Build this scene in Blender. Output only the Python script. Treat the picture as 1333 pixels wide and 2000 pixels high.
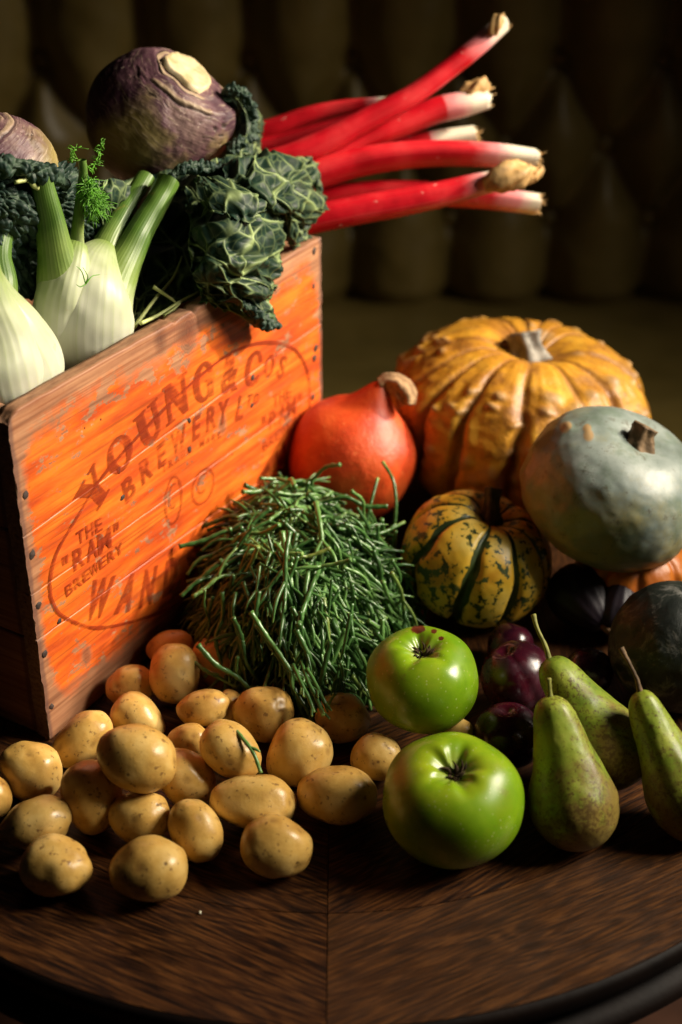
import bpy, math, random
import numpy as np
from mathutils import Vector, Matrix

sc = bpy.context.scene
for o in list(bpy.data.objects):
    bpy.data.objects.remove(o)
COL = sc.collection
rng = np.random.default_rng(7)
random.seed(7)

# ------------------------------------------------------------------ camera
FPX = 2777.8                      # focal length in photograph pixels (50 mm, 36 mm tall frame)
TH = math.radians(30.8)           # pitch below the horizon
CAM = np.array([0.0, 0.0, 0.72])  # z = 0 is the table top
R_ = np.array([1.0, 0, 0])
U_ = np.array([0, math.sin(TH), math.cos(TH)])
F_ = np.array([0, math.cos(TH), -math.sin(TH)])
T_ = -F_
cam = bpy.data.cameras.new('camera')
cam.sensor_fit = 'VERTICAL'; cam.sensor_height = 36; cam.lens = 50
cam.clip_start = 0.05; cam.clip_end = 60
cam.dof.use_dof = True; cam.dof.focus_distance = 1.06; cam.dof.aperture_fstop = 3.5
camo = bpy.data.objects.new('camera', cam); COL.objects.link(camo)
camo.location = CAM; camo.rotation_euler = (math.radians(90) - TH, 0, 0)
sc.camera = camo

# ------------------------------------------------------------------ light
w = bpy.data.worlds.new("World"); sc.world = w; w.use_nodes = True
w.node_tree.nodes['Background'].inputs[0].default_value = (0.75, 0.85, 1, 1)
w.node_tree.nodes['Background'].inputs[1].default_value = 0.004
vs = sc.view_settings
vs.view_transform = 'Standard'; vs.look = 'None'; vs.exposure = 0; vs.gamma = 1
sc.cycles.max_bounces = 6
try:
    sc.cycles.use_denoising = True
    sc.cycles.sample_clamp_indirect = 4
except Exception:
    pass

def aim(o, tgt):
    d = Vector(tgt) - o.location
    o.rotation_euler = d.to_track_quat('-Z', 'Y').to_euler()

def lamp(kind, name, loc, tgt, power, col, **kw):
    l = bpy.data.lights.new(name, kind); l.energy = power; l.color = col
    for k, v in kw.items():
        setattr(l, k, v)
    o = bpy.data.objects.new(name, l); COL.objects.link(o); o.location = loc; aim(o, tgt)
    return o

# hard beam of daylight through the window on the right, and the soft window itself
lamp('SPOT', 'window_beam', (2.38, 1.72, 1.60), (-0.09, 1.15, 0.325), 800, (1.0, 0.86, 0.66),
     shadow_soft_size=0.10, spot_size=math.radians(18.5), spot_blend=1.0)
lamp('AREA', 'window_light', (1.65, 0.92, 1.25), (0.08, 0.90, 0.02), 13.5, (1.0, 0.90, 0.74), spread=math.radians(80),
     shape='RECTANGLE', size=0.75, size_y=0.70)

# ------------------------------------------------------------------ geometry helpers
def ray(px, py):
    return R_ * (px - 666.5) / FPX - U_ * (py - 1000) / FPX + F_
def onz(px, py, z=0.0):
    d = ray(px, py); return CAM + d * (z - CAM[2]) / d[2]
def dep(px, py, t):
    return CAM + ray(px, py) * t
CN = np.array([-.226, .860, 0]); CA = math.radians(59.1)      # crate: near lower corner and heading
CD = np.array([math.cos(CA), math.sin(CA), 0]); Cn = np.array([math.sin(CA), -math.cos(CA), 0])
CL, CH, CW = 0.405, 0.2835, 0.235
ZUP = np.array([0, 0, 1.0])
def onface(px, py, off=0.0):
    d = ray(px, py); return CAM + d * (((CN - CAM) @ Cn + off) / (d @ Cn))
def uwf(px, py):
    p = onface(px, py); return float((p - CN) @ CD), float(p[2])
def face(u, w_, off=0.0):
    return CN + CD * u + ZUP * w_ + Cn * off
def depth(p): return float((np.asarray(p) - CAM) @ F_)
def nrm(v):
    v = np.asarray(v, float); return v / np.linalg.norm(v)
def basis(a, tilt=0.0):
    """columns X,Y,Z; Z runs at angle a (deg) as seen, leaning to the viewer by tilt"""
    a = math.radians(a); t = math.radians(tilt)
    Z = math.cos(t) * (math.cos(a) * R_ + math.sin(a) * U_) + math.sin(t) * T_
    X = math.sin(a) * R_ - math.cos(a) * U_
    return np.stack([X, np.cross(Z, X), Z], 1)
def basisw(Z, spin=0.0):
    Z = nrm(Z); X = nrm(R_ - Z * (R_ @ Z)); Y = np.cross(Z, X)
    c, s = math.cos(spin), math.sin(spin)
    return np.stack([c * X + s * Y, -s * X + c * Y, Z], 1)

def _hash(ix, iy, iz, seed):
    h = (ix.astype(np.int64) * 374761393 + iy.astype(np.int64) * 668265263 + iz.astype(np.int64) * 1442695041 + seed * 974634721) & 0xFFFFFFFF
    h = ((h ^ (h >> 13)) * 1274126177) & 0xFFFFFFFF
    h = ((h ^ (h >> 15)) * 2246822519) & 0xFFFFFFFF
    return ((h ^ (h >> 16)) & 0xFFFFFF) / float(0xFFFFFF) * 2 - 1
def vn(P, seed=0):
    P = np.asarray(P, float); i = np.floor(P).astype(np.int64); f = P - i
    f = f * f * f * (f * (f * 6 - 15) + 10); r = 0
    for dx in (0, 1):
        for dy in (0, 1):
            for dz in (0, 1):
                wgt = (f[:, 0] if dx else 1 - f[:, 0]) * (f[:, 1] if dy else 1 - f[:, 1]) * (f[:, 2] if dz else 1 - f[:, 2])
                r = r + wgt * _hash(i[:, 0] + dx, i[:, 1] + dy, i[:, 2] + dz, seed)
    return r
def fbm(P, o=4, seed=0):
    P = np.asarray(P, float); a, r = 1.0, 0
    for k in range(o):
        r = r + a * vn(P * 2 ** k + 11.3 * k, seed + k); a *= .5
    return r
def sstep(x, a, b):
    t = np.clip((x - a) / (b - a), 0, 1); return t * t * (3 - 2 * t)

def mk(name, V, F, mat, parent=None, attrs=None, smooth=True, stuff=False):
    """V (n,3) world coordinates; F a list of int arrays (m,k) -> one mesh object"""
    V = np.asarray(V, float)
    base = np.array(parent.location) if parent is not None else np.zeros(3)
    if parent is None:
        base = np.array([V[:, 0].mean(), V[:, 1].mean(), V[:, 2].min()])
    me = bpy.data.meshes.new(name)
    F = [np.asarray(f, dtype=np.int32) for f in F if len(f)]
    me.vertices.add(len(V)); me.vertices.foreach_set('co', (V - base).astype(np.float32).ravel())
    lv = np.concatenate([f.ravel() for f in F]); tot = np.concatenate([np.full(len(f), f.shape[1], np.int32) for f in F])
    st = np.concatenate([[0], np.cumsum(tot)[:-1]]).astype(np.int32)
    me.loops.add(len(lv)); me.loops.foreach_set('vertex_index', lv)
    me.polygons.add(len(tot)); me.polygons.foreach_set('loop_start', st); me.polygons.foreach_set('loop_total', tot)
    me.update(calc_edges=True); me.validate()
    me.polygons.foreach_set('use_smooth', np.full(len(me.polygons), smooth))
    for k, a in (attrs or {}).items():
        a = np.asarray(a, np.float32)
        if a.ndim == 2:
            at = me.attributes.new(k, 'FLOAT_VECTOR', 'POINT'); at.data.foreach_set('vector', a.ravel())
        else:
            at = me.attributes.new(k, 'FLOAT', 'POINT'); at.data.foreach_set('value', a)
    if mat: me.materials.append(mat)
    o = bpy.data.objects.new(name, me); COL.objects.link(o)
    if parent is not None: o.parent = parent
    else: o.location = base
    if stuff: o['kind'] = 'stuff'
    return o
def tag(o, label=None, cat=None, group=None, kind=None):
    if label: o['label'] = label
    if cat: o['category'] = cat
    if group: o['group'] = group
    if kind: o['kind'] = kind
    return o
def thing(name, loc, label, cat, group=None):
    o = bpy.data.objects.new(name, None); COL.objects.link(o); o.location = tuple(loc)
    o.empty_display_size = .02
    return tag(o, label, cat, group)

def gridfaces(nu, nv, cu=False, cv=False, off=0):
    iu = np.arange(nu if cu else nu - 1); iv = np.arange(nv if cv else nv - 1)
    A, B = np.meshgrid(iu, iv, indexing='ij'); A = A.ravel(); B = B.ravel()
    A2 = (A + 1) % nu; B2 = (B + 1) % nv
    return np.stack([A * nv + B, A2 * nv + B, A2 * nv + B2, A * nv + B2], 1) + off
def sphere(nth, nph):
    """unit directions with single poles -> d, theta, phi, faces"""
    ph = np.linspace(0, math.pi, nph + 2)[1:-1]; th = np.linspace(0, 2 * math.pi, nth, endpoint=False)
    P, Tt = np.meshgrid(ph, th, indexing='ij'); P = P.ravel(); Tt = Tt.ravel()
    P = np.concatenate([[0], P, [math.pi]]); Tt = np.concatenate([[0], Tt, [0]])
    d = np.stack([np.sin(P) * np.cos(Tt), np.sin(P) * np.sin(Tt), np.cos(P)], 1)
    q = gridfaces(nph, nth, False, True, 1); q = q[:, ::-1][:, [0, 1, 2, 3]]
    q = np.stack([q[:, 3], q[:, 2], q[:, 1], q[:, 0]], 1)
    k = np.arange(nth); k2 = (k + 1) % nth; last = 1 + nth * nph
    t1 = np.stack([np.zeros(nth, int), 1 + k, 1 + k2], 1); b = 1 + (nph - 1) * nth
    t2 = np.stack([np.full(nth, last), b + k2, b + k], 1)
    return d, Tt, P, [q, np.concatenate([t1, t2])]
def catmull(pts, n):
    pts = np.asarray(pts, float); m = len(pts)
    if m == 2:
        t = np.linspace(0, 1, n)[:, None]; return pts[0] * (1 - t) + pts[1] * t
    E = np.vstack([2 * pts[0] - pts[1], pts, 2 * pts[-1] - pts[-2]])
    s = np.linspace(0, m - 1 - 1e-9, n); i = s.astype(int); t = (s - i)[:, None]
    p0, p1, p2, p3 = E[i], E[i + 1], E[i + 2], E[i + 3]
    return .5 * (2 * p1 + (p2 - p0) * t + (2 * p0 - 5 * p1 + 4 * p2 - p3) * t ** 2 + (3 * p1 - p0 - 3 * p2 + p3) * t ** 3)
def tube(pts, rad, nseg=24, nring=16, sec=None, cap=True, ref=None, sq=(1, 1)):
    """swept tube -> V, F, t, ang.  sec(ang, t) multiplies the radius"""
    pts = np.asarray(pts, float); rad = np.asarray(rad, float)
    Q = catmull(np.column_stack([pts, rad]), nseg); C = Q[:, :3]; r = np.maximum(Q[:, 3], 1e-5)
    Tn = np.gradient(C, axis=0); Tn /= np.linalg.norm(Tn, axis=1)[:, None] + 1e-12
    x = np.asarray(ref if ref is not None else (T_ + .01), float); X = []
    for t in Tn:
        x = x - t * (x @ t); x = x / (np.linalg.norm(x) + 1e-12); X.append(x)
    X = np.array(X); Y = np.cross(Tn, X)
    a = np.linspace(0, 2 * math.pi, nring, endpoint=False)
    tt = np.repeat(np.linspace(0, 1, nseg), nring); aa = np.tile(a, nseg)
    m = sec(aa, tt) if sec else np.ones_like(aa)
    rr = np.repeat(r, nring) * m
    V = np.repeat(C, nring, 0) + (np.cos(aa) * rr * sq[0])[:, None] * np.repeat(X, nring, 0) + (np.sin(aa) * rr * sq[1])[:, None] * np.repeat(Y, nring, 0)
    F = [gridfaces(nseg, nring, False, True)]
    F[0] = F[0][:, ::-1]
    if cap:
        n0 = len(V); V = np.vstack([V, C[0], C[-1]]); k = np.arange(nring); k2 = (k + 1) % nring; b = (nseg - 1) * nring
        F.append(np.concatenate([np.stack([np.full(nring, n0), k2, k], 1), np.stack([np.full(nring, n0 + 1), b + k, b + k2], 1)]))
        tt = np.concatenate([tt, [0, 1]]); aa = np.concatenate([aa, [0, 0]])
    return V, F, tt, aa
class MB:
    """joins several shapes into one mesh"""
    def __init__(s): s.V = []; s.F = {}; s.n = 0; s.A = {}
    def add(s, V, F, **attrs):
        V = np.asarray(V)
        for f in F:
            f = np.asarray(f)
            if len(f): s.F.setdefault(f.shape[1], []).append(f + s.n)
        s.V.append(V); s.n += len(V)
        for k, a in attrs.items(): s.A.setdefault(k, []).append(np.asarray(a, float))
        return s
    def build(s, name, mat, parent=None, **kw):
        return mk(name, np.vstack(s.V), [np.concatenate(f) for f in s.F.values()], mat, parent,
                  {k: np.concatenate(a) for k, a in s.A.items()}, **kw)
def lathe(prof, n=96, center=(0, 0)):
    prof = np.asarray(prof, float); a = np.linspace(0, 2 * math.pi, n, endpoint=False)
    V = np.stack([np.outer(prof[:, 0], np.cos(a)) + center[0], np.outer(prof[:, 0], np.sin(a)) + center[1], np.repeat(prof[:, 1][:, None], n, 1)], -1).reshape(-1, 3)
    return V, [gridfaces(len(prof), n, False, True)]

# ------------------------------------------------------------------ materials
class G:
    def __init__(s, name):
        s.m = bpy.data.materials.new(name); s.m.use_nodes = True; s.t = s.m.node_tree
        s.b = s.t.nodes['Principled BSDF']
    def new(s, t, **kw):
        n = s.t.nodes.new(t)
        for k, v in kw.items(): setattr(n, k, v)
        return n
    def L(s, a, b):
        if isinstance(a, (int, float)): b.default_value = a
        elif isinstance(a, tuple):
            b.default_value = a + (1,) if len(a) == 3 and b.type == 'RGBA' else a
        else: s.t.links.new(a, b)
    def attr(s, n, vec=False):
        a = s.new('ShaderNodeAttribute', attribute_name=n); return a.outputs['Vector' if vec else 'Fac']
    def obj(s):
        o = s.new('ShaderNodeTexCoord').outputs['Object']; r = s.new('ShaderNodeObjectInfo').outputs['Random']
        m = s.new('ShaderNodeVectorMath', operation='MULTIPLY_ADD'); s.L(r, m.inputs[0]); m.inputs[1].default_value = (17, 31, 23); s.L(o, m.inputs[2]); return m.outputs[0]
    def rand(s): return s.new('ShaderNodeObjectInfo').outputs['Random']
    def scale(s, v, k):
        m = s.new('ShaderNodeVectorMath', operation='MULTIPLY'); s.L(v, m.inputs[0]); m.inputs[1].default_value = k; return m.outputs[0]
    def noise(s, v, sc_, det=4, ro=.5, dist=0):
        n = s.new('ShaderNodeTexNoise'); s.L(v, n.inputs['Vector']); n.inputs['Scale'].default_value = sc_; n.inputs['Detail'].default_value = det
        n.inputs['Roughness'].default_value = ro; n.inputs['Distortion'].default_value = dist; return n.outputs['Fac']
    def vor(s, v, sc_, feat='F1', rnd=1):
        n = s.new('ShaderNodeTexVoronoi', feature=feat); s.L(v, n.inputs['Vector']); n.inputs['Scale'].default_value = sc_; n.inputs['Randomness'].default_value = rnd; return n.outputs['Distance']
    def ramp(s, f, stops):
        n = s.new('ShaderNodeValToRGB'); s.L(f, n.inputs[0]); e = n.color_ramp.elements
        while len(e) < len(stops): e.new(.5)
        for x, (p, c) in zip(e, stops):
            x.position = p; x.color = (c, c, c, 1) if isinstance(c, (int, float)) else tuple(c) + (1,)
        return n.outputs[0]
    def st(s, f, a, b): return s.ramp(f, [(a, 0.0), (b, 1.0)]) if a < b else s.ramp(f, [(b, 1.0), (a, 0.0)])
    def mix(s, f, a, b, mode='MIX'):
        n = s.new('ShaderNodeMix', data_type='RGBA', blend_type=mode); s.L(f, n.inputs[0]); s.L(a, n.inputs[6]); s.L(b, n.inputs[7]); return n.outputs[2]
    def ma(s, op, a, b=0.0, c=None, clamp=False):
        n = s.new('ShaderNodeMath', operation=op, use_clamp=clamp); s.L(a, n.inputs[0]); s.L(b, n.inputs[1])
        if c is not None: s.L(c, n.inputs[2])
        return n.outputs[0]
    def sep(s, v):
        n = s.new('ShaderNodeSeparateXYZ'); s.L(v, n.inputs[0]); return n.outputs
    def bump(s, h, st=.3, dist=.001, prev=None):
        n = s.new('ShaderNodeBump'); n.inputs['Strength'].default_value = st; n.inputs['Distance'].default_value = dist; s.L(h, n.inputs['Height'])
        if prev is not None: s.L(prev, n.inputs['Normal'])
        return n.outputs[0]
    def out(s, base=None, rough=None, normal=None, spec=None, sss=None, coat=None, metal=None, alpha=None, trans=None):
        b = s.b.inputs
        for k, v in (('Base Color', base), ('Roughness', rough), ('Normal', normal), ('Specular IOR Level', spec), ('Coat Weight', coat), ('Metallic', metal), ('Alpha', alpha)):
            if v is not None: s.L(v, b[k])
        if sss is not None:
            b['Subsurface Weight'].default_value = sss[0]; b['Subsurface Radius'].default_value = sss[1]; b['Subsurface Scale'].default_value = sss[2]
        return s.m

def m_plain(name, col, rough=.6, var=.3, sc_=60, bump=.2, spec=.4, bs=300):
    g = G(name); c = g.obj(); n = g.noise(c, sc_, 5)
    lo = tuple(x * (1 - var) for x in col); hi = tuple(min(1, x * (1 + var)) for x in col)
    return g.out(g.ramp(n, [(.3, lo), (.7, hi)]), rough, g.bump(g.noise(c, bs, 4), bump, .001), spec)

def m_potato():
    g = G('potato_skin'); c = g.obj()
    base = g.ramp(g.noise(c, 28, 5, .6), [(.34, (.40, .215, .045)), (.5, (.56, .34, .085)), (.66, (.66, .45, .15))])
    base = g.mix(g.ma('MULTIPLY', g.st(g.noise(c, 55, 6, .65), .58, .74), .40), base, (.27, .13, .045))
    base = g.mix(g.ma('MULTIPLY', g.st(g.noise(c, 210, 3, .6), .60, .68), .7), base, (.12, .05, .02))
    spots = g.ma('MULTIPLY', g.st(g.vor(c, 95), .17, .06), g.st(g.noise(c, 40, 2), .5, .58))
    base = g.mix(g.ma('MULTIPLY', spots, .85), base, (.085, .04, .015))
    base = g.mix(g.attr('eye'), base, (.15, .07, .025))
    h = g.ma('ADD', g.noise(c, 420, 4, .6), g.ma('MULTIPLY', g.noise(c, 110, 4), 1.2))
    h = g.ma('SUBTRACT', h, g.ma('MULTIPLY', spots, .8))
    return g.out(base, g.ramp(g.noise(c, 70, 3), [(.3, .27), (.7, .42)]), g.bump(h, .15, .0012), .42)

def m_apple():
    g = G('apple_skin'); c = g.obj(); n = g.noise(c, 18, 4, .55)
    base = g.ramp(n, [(.34, (.12, .26, .005)), (.52, (.21, .36, .008)), (.68, (.36, .46, .018))])
    base = g.mix(g.ma('MULTIPLY', g.attr('cav'), .75), base, (.30, .38, .06))
    base = g.mix(g.ma('MULTIPLY', g.st(g.noise(c, 30, 5, .6), .55, .68), .25), base, (.28, .28, .012))
    dots = g.st(g.vor(c, 230), .20, .10)
    base = g.mix(g.ma('MULTIPLY', dots, .55), base, (.48, .55, .18))
    base = g.mix(g.st(g.ma('MULTIPLY_ADD', g.noise(c, 260, 4, .7), .5, g.attr('scar')), .62, .72), base, (.10, .022, .008))
    base = g.mix(g.ma('MULTIPLY', g.st(g.noise(c, 38, 7, .72), .64, .72), .55), base, (.16, .12, .02))
    return g.out(base, g.ramp(g.noise(c, 40, 4), [(.35, .25), (.65, .36)]), g.bump(g.ma('ADD', g.noise(c, 90, 3), g.ma('MULTIPLY', dots, .25)), .07, .001), .5, sss=(.05, (.4, .8, .1), .005))

def m_pear():
    g = G('pear_skin'); c = g.obj(); v = g.attr('v')
    base = g.ramp(g.noise(c, 30, 5, .6), [(.34, (.13, .21, .016)), (.5, (.26, .33, .028)), (.66, (.40, .43, .06))])
    low = g.ma('MULTIPLY_ADD', v, -.42, .36)
    f = g.ma('ADD', g.noise(c, 45, 7, .7), low)
    base = g.mix(g.ma('MULTIPLY', g.st(f, .57, .76), .8), base, (.20, .105, .03))
    f2 = g.ma('ADD', g.noise(c, 330, 4, .75), g.ma('MULTIPLY', g.noise(c, 26, 3), .45))
    base = g.mix(g.ma('MULTIPLY', g.st(f2, .76, .84), .8), base, (.10, .055, .015))
    return g.out(base, .42, g.bump(g.ma('ADD', g.noise(c, 260, 4), f2), .12, .001), .45)

def m_plum():
    g = G('plum_skin'); c = g.obj()
    base = g.ramp(g.noise(c, 22, 5, .6), [(.36, (.012, .002, .006)), (.54, (.045, .004, .011)), (.7, (.09, .009, .016))])
    bl = g.st(g.noise(c, 60, 6, .65), .48, .75)
    base = g.mix(g.ma('MULTIPLY', bl, .10), base, (.22, .18, .24))
    return g.out(base, g.ramp(bl, [(0, .22), (1, .48)]), g.bump(g.noise(c, 120, 3), .05, .001), .5)

def m_fig():
    g = G('fig_skin'); c = g.obj()
    base = g.ramp(g.noise(c, 40, 5, .6), [(.3, (.006, .004, .008)), (.7, (.018, .009, .016))])
    return g.out(base, .5, g.bump(g.noise(c, 180, 4), .3, .001), .35)

def m_ribbed(name, ramp1, wart, groove, rough=.42, sc_=22, green=None, bstr=.35):
    g = G(name); c = g.obj()
    base = g.ramp(g.noise(c, sc_, 6, .6), ramp1)
    base = g.mix(g.ma('MULTIPLY', g.st(g.attr('rib'), .35, -.2), .55), base, groove)
    if green: base = g.mix(g.ma('MULTIPLY', g.st(g.noise(c, 13, 3), .60, .72), .6), base, green)
    base = g.mix(g.ma('MULTIPLY', g.st(g.noise(c, 58, 7, .7), .50, .62), .6), base, groove)
    base = g.mix(g.ma('MULTIPLY', g.st(g.attr('wart'), .25, .8), .8), base, wart)
    base = g.mix(g.ma('MULTIPLY', g.st(g.noise(c, 120, 5, .7), .60, .72), .5), base, tuple(x * .45 for x in ramp1[0][1]))
    return g.out(base, rough, g.bump(g.ma('ADD', g.noise(c, 55, 5), g.ma('MULTIPLY', g.noise(c, 260, 3), .4)), bstr, .002), .45)

def m_carnival():
    g = G('striped_squash_skin'); c = g.obj()
    rib = g.ma('ADD', g.attr('rib'), g.ma('MULTIPLY', g.ma('SUBTRACT', g.noise(c, 75, 5, .65), .5), 1.5))
    yel = g.ramp(g.noise(c, 26, 5), [(.34, (.52, .25, .014)), (.52, (.72, .45, .04)), (.68, (.78, .58, .13))])
    grn = g.ramp(g.noise(c, 40, 4), [(.3, (.020, .038, .012)), (.7, (.055, .082, .022))])
    m1 = g.st(rib, -.55, -.42)
    sp = g.ma('ADD', g.noise(c, 130, 4, .6), g.ma('MULTIPLY', g.noise(c, 30, 2), .30))
    m2 = g.st(sp, .735, .69)
    return g.out(g.mix(g.ma('MULTIPLY', m1, m2), grn, yel), .38, g.bump(g.noise(c, 160, 4), .22, .001), .5)

def m_grey():
    g = G('grey_squash_skin'); c = g.obj()
    base = g.ramp(g.noise(c, 14, 5, .6), [(.36, (.12, .15, .125)), (.5, (.21, .25, .225)), (.66, (.32, .36, .33))])
    f = g.ma('ADD', g.noise(c, 22, 8, .7), g.ma('MULTIPLY', g.attr('v'), -.34))
    base = g.mix(g.ma('MULTIPLY', g.st(f, .34, .62), .9), base, (.27, .23, .08))
    base = g.mix(g.ma('MULTIPLY', g.st(g.noise(c, 34, 7, .68), .50, .62), .45), base, (.09, .14, .08))
    base = g.mix(g.ma('MULTIPLY', g.st(g.noise(c, 70, 7, .78), .57, .66), .7), base, (.075, .058, .03))
    base = g.mix(g.ma('MULTIPLY', g.st(g.attr('wart'), .3, .6), .9), base, (.36, .22, .09))
    return g.out(base, .4, g.bump(g.ma('ADD', g.noise(c, 60, 5), g.ma('MULTIPLY', g.noise(c, 300, 3), .3)), .13, .0012), .45)

def m_kuri():
    g = G('red_squash_skin'); c = g.obj()
    base = g.ramp(g.noise(c, 20, 5, .6), [(.34, (.40, .030, .005)), (.52, (.58, .062, .008)), (.7, (.68, .11, .018))])
    base = g.mix(g.ma('MULTIPLY', g.st(g.noise(c, 240, 3, .6), .62, .72), .5), base, (.72, .24, .07))
    return g.out(base, .5, g.bump(g.ma('ADD', g.noise(c, 90, 4), g.noise(c, 300, 3)), .35, .0012), .45)

def m_dark():
    g = G('dark_squash_skin'); c = g.obj()
    f = g.noise(c, 42, 8, .72, .6)
    base = g.ramp(f, [(.4, (.006, .009, .007)), (.50, (.013, .017, .013)), (.56, (.07, .07, .062)), (.66, (.17, .165, .15))])
    return g.out(base, .48, g.bump(f, .6, .002), .4)

def m_swede():
    g = G('swede_skin'); c = g.obj(); v = g.attr('crown')     # 1 at the cut crown, 0 at the equator
    n = g.noise(c, 22, 6, .6)
    pur = g.ramp(n, [(.34, (.035, .012, .022)), (.52, (.095, .042, .055)), (.68, (.19, .115, .105))])
    tan = g.ramp(g.noise(c, 30, 5), [(.3, (.16, .12, .03)), (.7, (.34, .27, .10))])
    base = g.mix(g.st(g.ma('ADD', g.noise(c, 18, 4), g.ma('MULTIPLY', v, .28)), .53, .38), pur, tan)
    strk = g.noise(g.attr('cv', True), 1.0, 6, .65)
    base = g.mix(g.ma('MULTIPLY', g.st(strk, .54, .70), .55), base, (.40, .31, .22))
    base = g.mix(g.ma('MULTIPLY', g.st(g.attr('ring'), .2, .75), .8), base, (.33, .24, .15))
    base = g.mix(g.ma('MULTIPLY', g.st(g.attr('crack'), .25, .8), .93), base, (.03, .016, .012))
    base = g.mix(g.ma('MULTIPLY', g.st(g.noise(c, 260, 3, .6), .66, .74), .6), base, (.50, .40, .32))
    return g.out(base, .5, g.bump(g.ma('ADD', strk, g.ma('MULTIPLY', g.noise(c, 200, 4), .5)), .45, .0015), .35)

def m_crown():
    g = G('swede_cut_crown'); c = g.obj()
    base = g.ramp(g.noise(c, 60, 5, .6), [(.34, (.34, .25, .12)), (.5, (.50, .40, .23)), (.7, (.58, .49, .33))])
    base = g.mix(g.ma('MULTIPLY', g.st(g.noise(c, 120, 4, .7), .58, .72), .5), base, (.46, .28, .10))
    return g.out(base, .5, g.bump(g.noise(c, 140, 5), .35, .001), .4)

def m_fennel():
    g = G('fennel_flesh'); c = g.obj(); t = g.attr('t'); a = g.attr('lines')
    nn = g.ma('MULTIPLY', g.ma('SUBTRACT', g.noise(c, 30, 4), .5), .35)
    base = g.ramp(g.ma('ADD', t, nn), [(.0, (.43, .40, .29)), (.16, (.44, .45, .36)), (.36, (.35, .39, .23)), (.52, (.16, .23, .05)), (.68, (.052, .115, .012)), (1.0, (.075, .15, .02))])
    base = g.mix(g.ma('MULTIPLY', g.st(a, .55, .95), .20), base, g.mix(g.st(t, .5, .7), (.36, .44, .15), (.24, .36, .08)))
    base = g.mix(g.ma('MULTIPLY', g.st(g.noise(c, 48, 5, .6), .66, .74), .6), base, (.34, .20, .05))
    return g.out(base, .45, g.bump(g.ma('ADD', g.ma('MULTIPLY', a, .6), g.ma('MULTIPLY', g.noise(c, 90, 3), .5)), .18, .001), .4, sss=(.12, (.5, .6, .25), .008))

def m_cutend(name, col):
    return m_plain(name, col, .7, .35, 150, .7, .3, 220)

def m_leaf(name, lo, hi, vein, back=None):
    g = G(name); c = g.obj()
    base = g.ramp(g.noise(c, 60, 4, .6), [(.3, lo), (.7, hi)])
    base = g.mix(g.attr('vein'), base, vein)
    base = g.mix(g.ma('MULTIPLY', g.st(g.noise(c, 33, 5, .6), .70, .78), .5), base, (.22, .17, .06))
    m = g.out(base, .52, g.bump(g.noise(c, 330, 4), .18, .0006), .2)
    tr = g.new('ShaderNodeBsdfTranslucent'); g.L((.10, .30, .01), tr.inputs[0]); ms = g.new('ShaderNodeMixShader'); ms.inputs[0].default_value = .10
    o = g.t.nodes['Material Output']; g.L(g.b.outputs[0], ms.inputs[1]); g.L(tr.outputs[0], ms.inputs[2]); g.t.links.new(ms.outputs[0], o.inputs[0])
    return m

def m_rhubarb():
    g = G('rhubarb_stalk'); c = g.obj(); t = g.attr('t'); a = g.attr('lines')
    nn = g.ma('MULTIPLY', g.ma('SUBTRACT', g.noise(c, 45, 4), .5), .12)
    tt = g.ma('ADD', t, nn)
    red = g.ramp(g.noise(c, 25, 4), [(.36, (.40, .003, .009)), (.54, (.55, .007, .016)), (.7, (.64, .03, .035))])
    red = g.mix(g.ma('MULTIPLY', g.st(a, .6, .95), .26), red, (.78, .15, .14))
    base = g.mix(g.st(tt, .76, .89), red, (.80, .36, .36))
    base = g.mix(g.st(tt, .86, .94), base, (.80, .72, .56))
    base = g.mix(g.st(tt, .975, 1.0), base, (.42, .22, .07))
    base = g.mix(g.ma('MULTIPLY', g.st(g.noise(c, 150, 3), .70, .76), .6), base, (.80, .50, .42))
    return g.out(base, .30, g.bump(g.ma('ADD', a, g.noise(c, 120, 3)), .30, .001), .5, sss=(.06, (.8, .2, .15), .006))

def m_samphire():
    g = G('samphire_stem'); c = g.obj()
    base = g.ramp(g.rand(), [(0, (.030, .085, .018)), (.5, (.062, .16, .036)), (.9, (.12, .25, .06)), (1, (.20, .23, .045))])
    base = g.mix(g.st(g.attr('t'), .85, 1), base, (.22, .36, .09))
    base = g.mix(g.ma('MULTIPLY', g.st(g.noise(c, 80, 3), .5, .7), .45), base, (.035, .085, .02))
    return g.out(base, .33, g.bump(g.noise(c, 400, 3), .15, .0006), .5)

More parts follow.
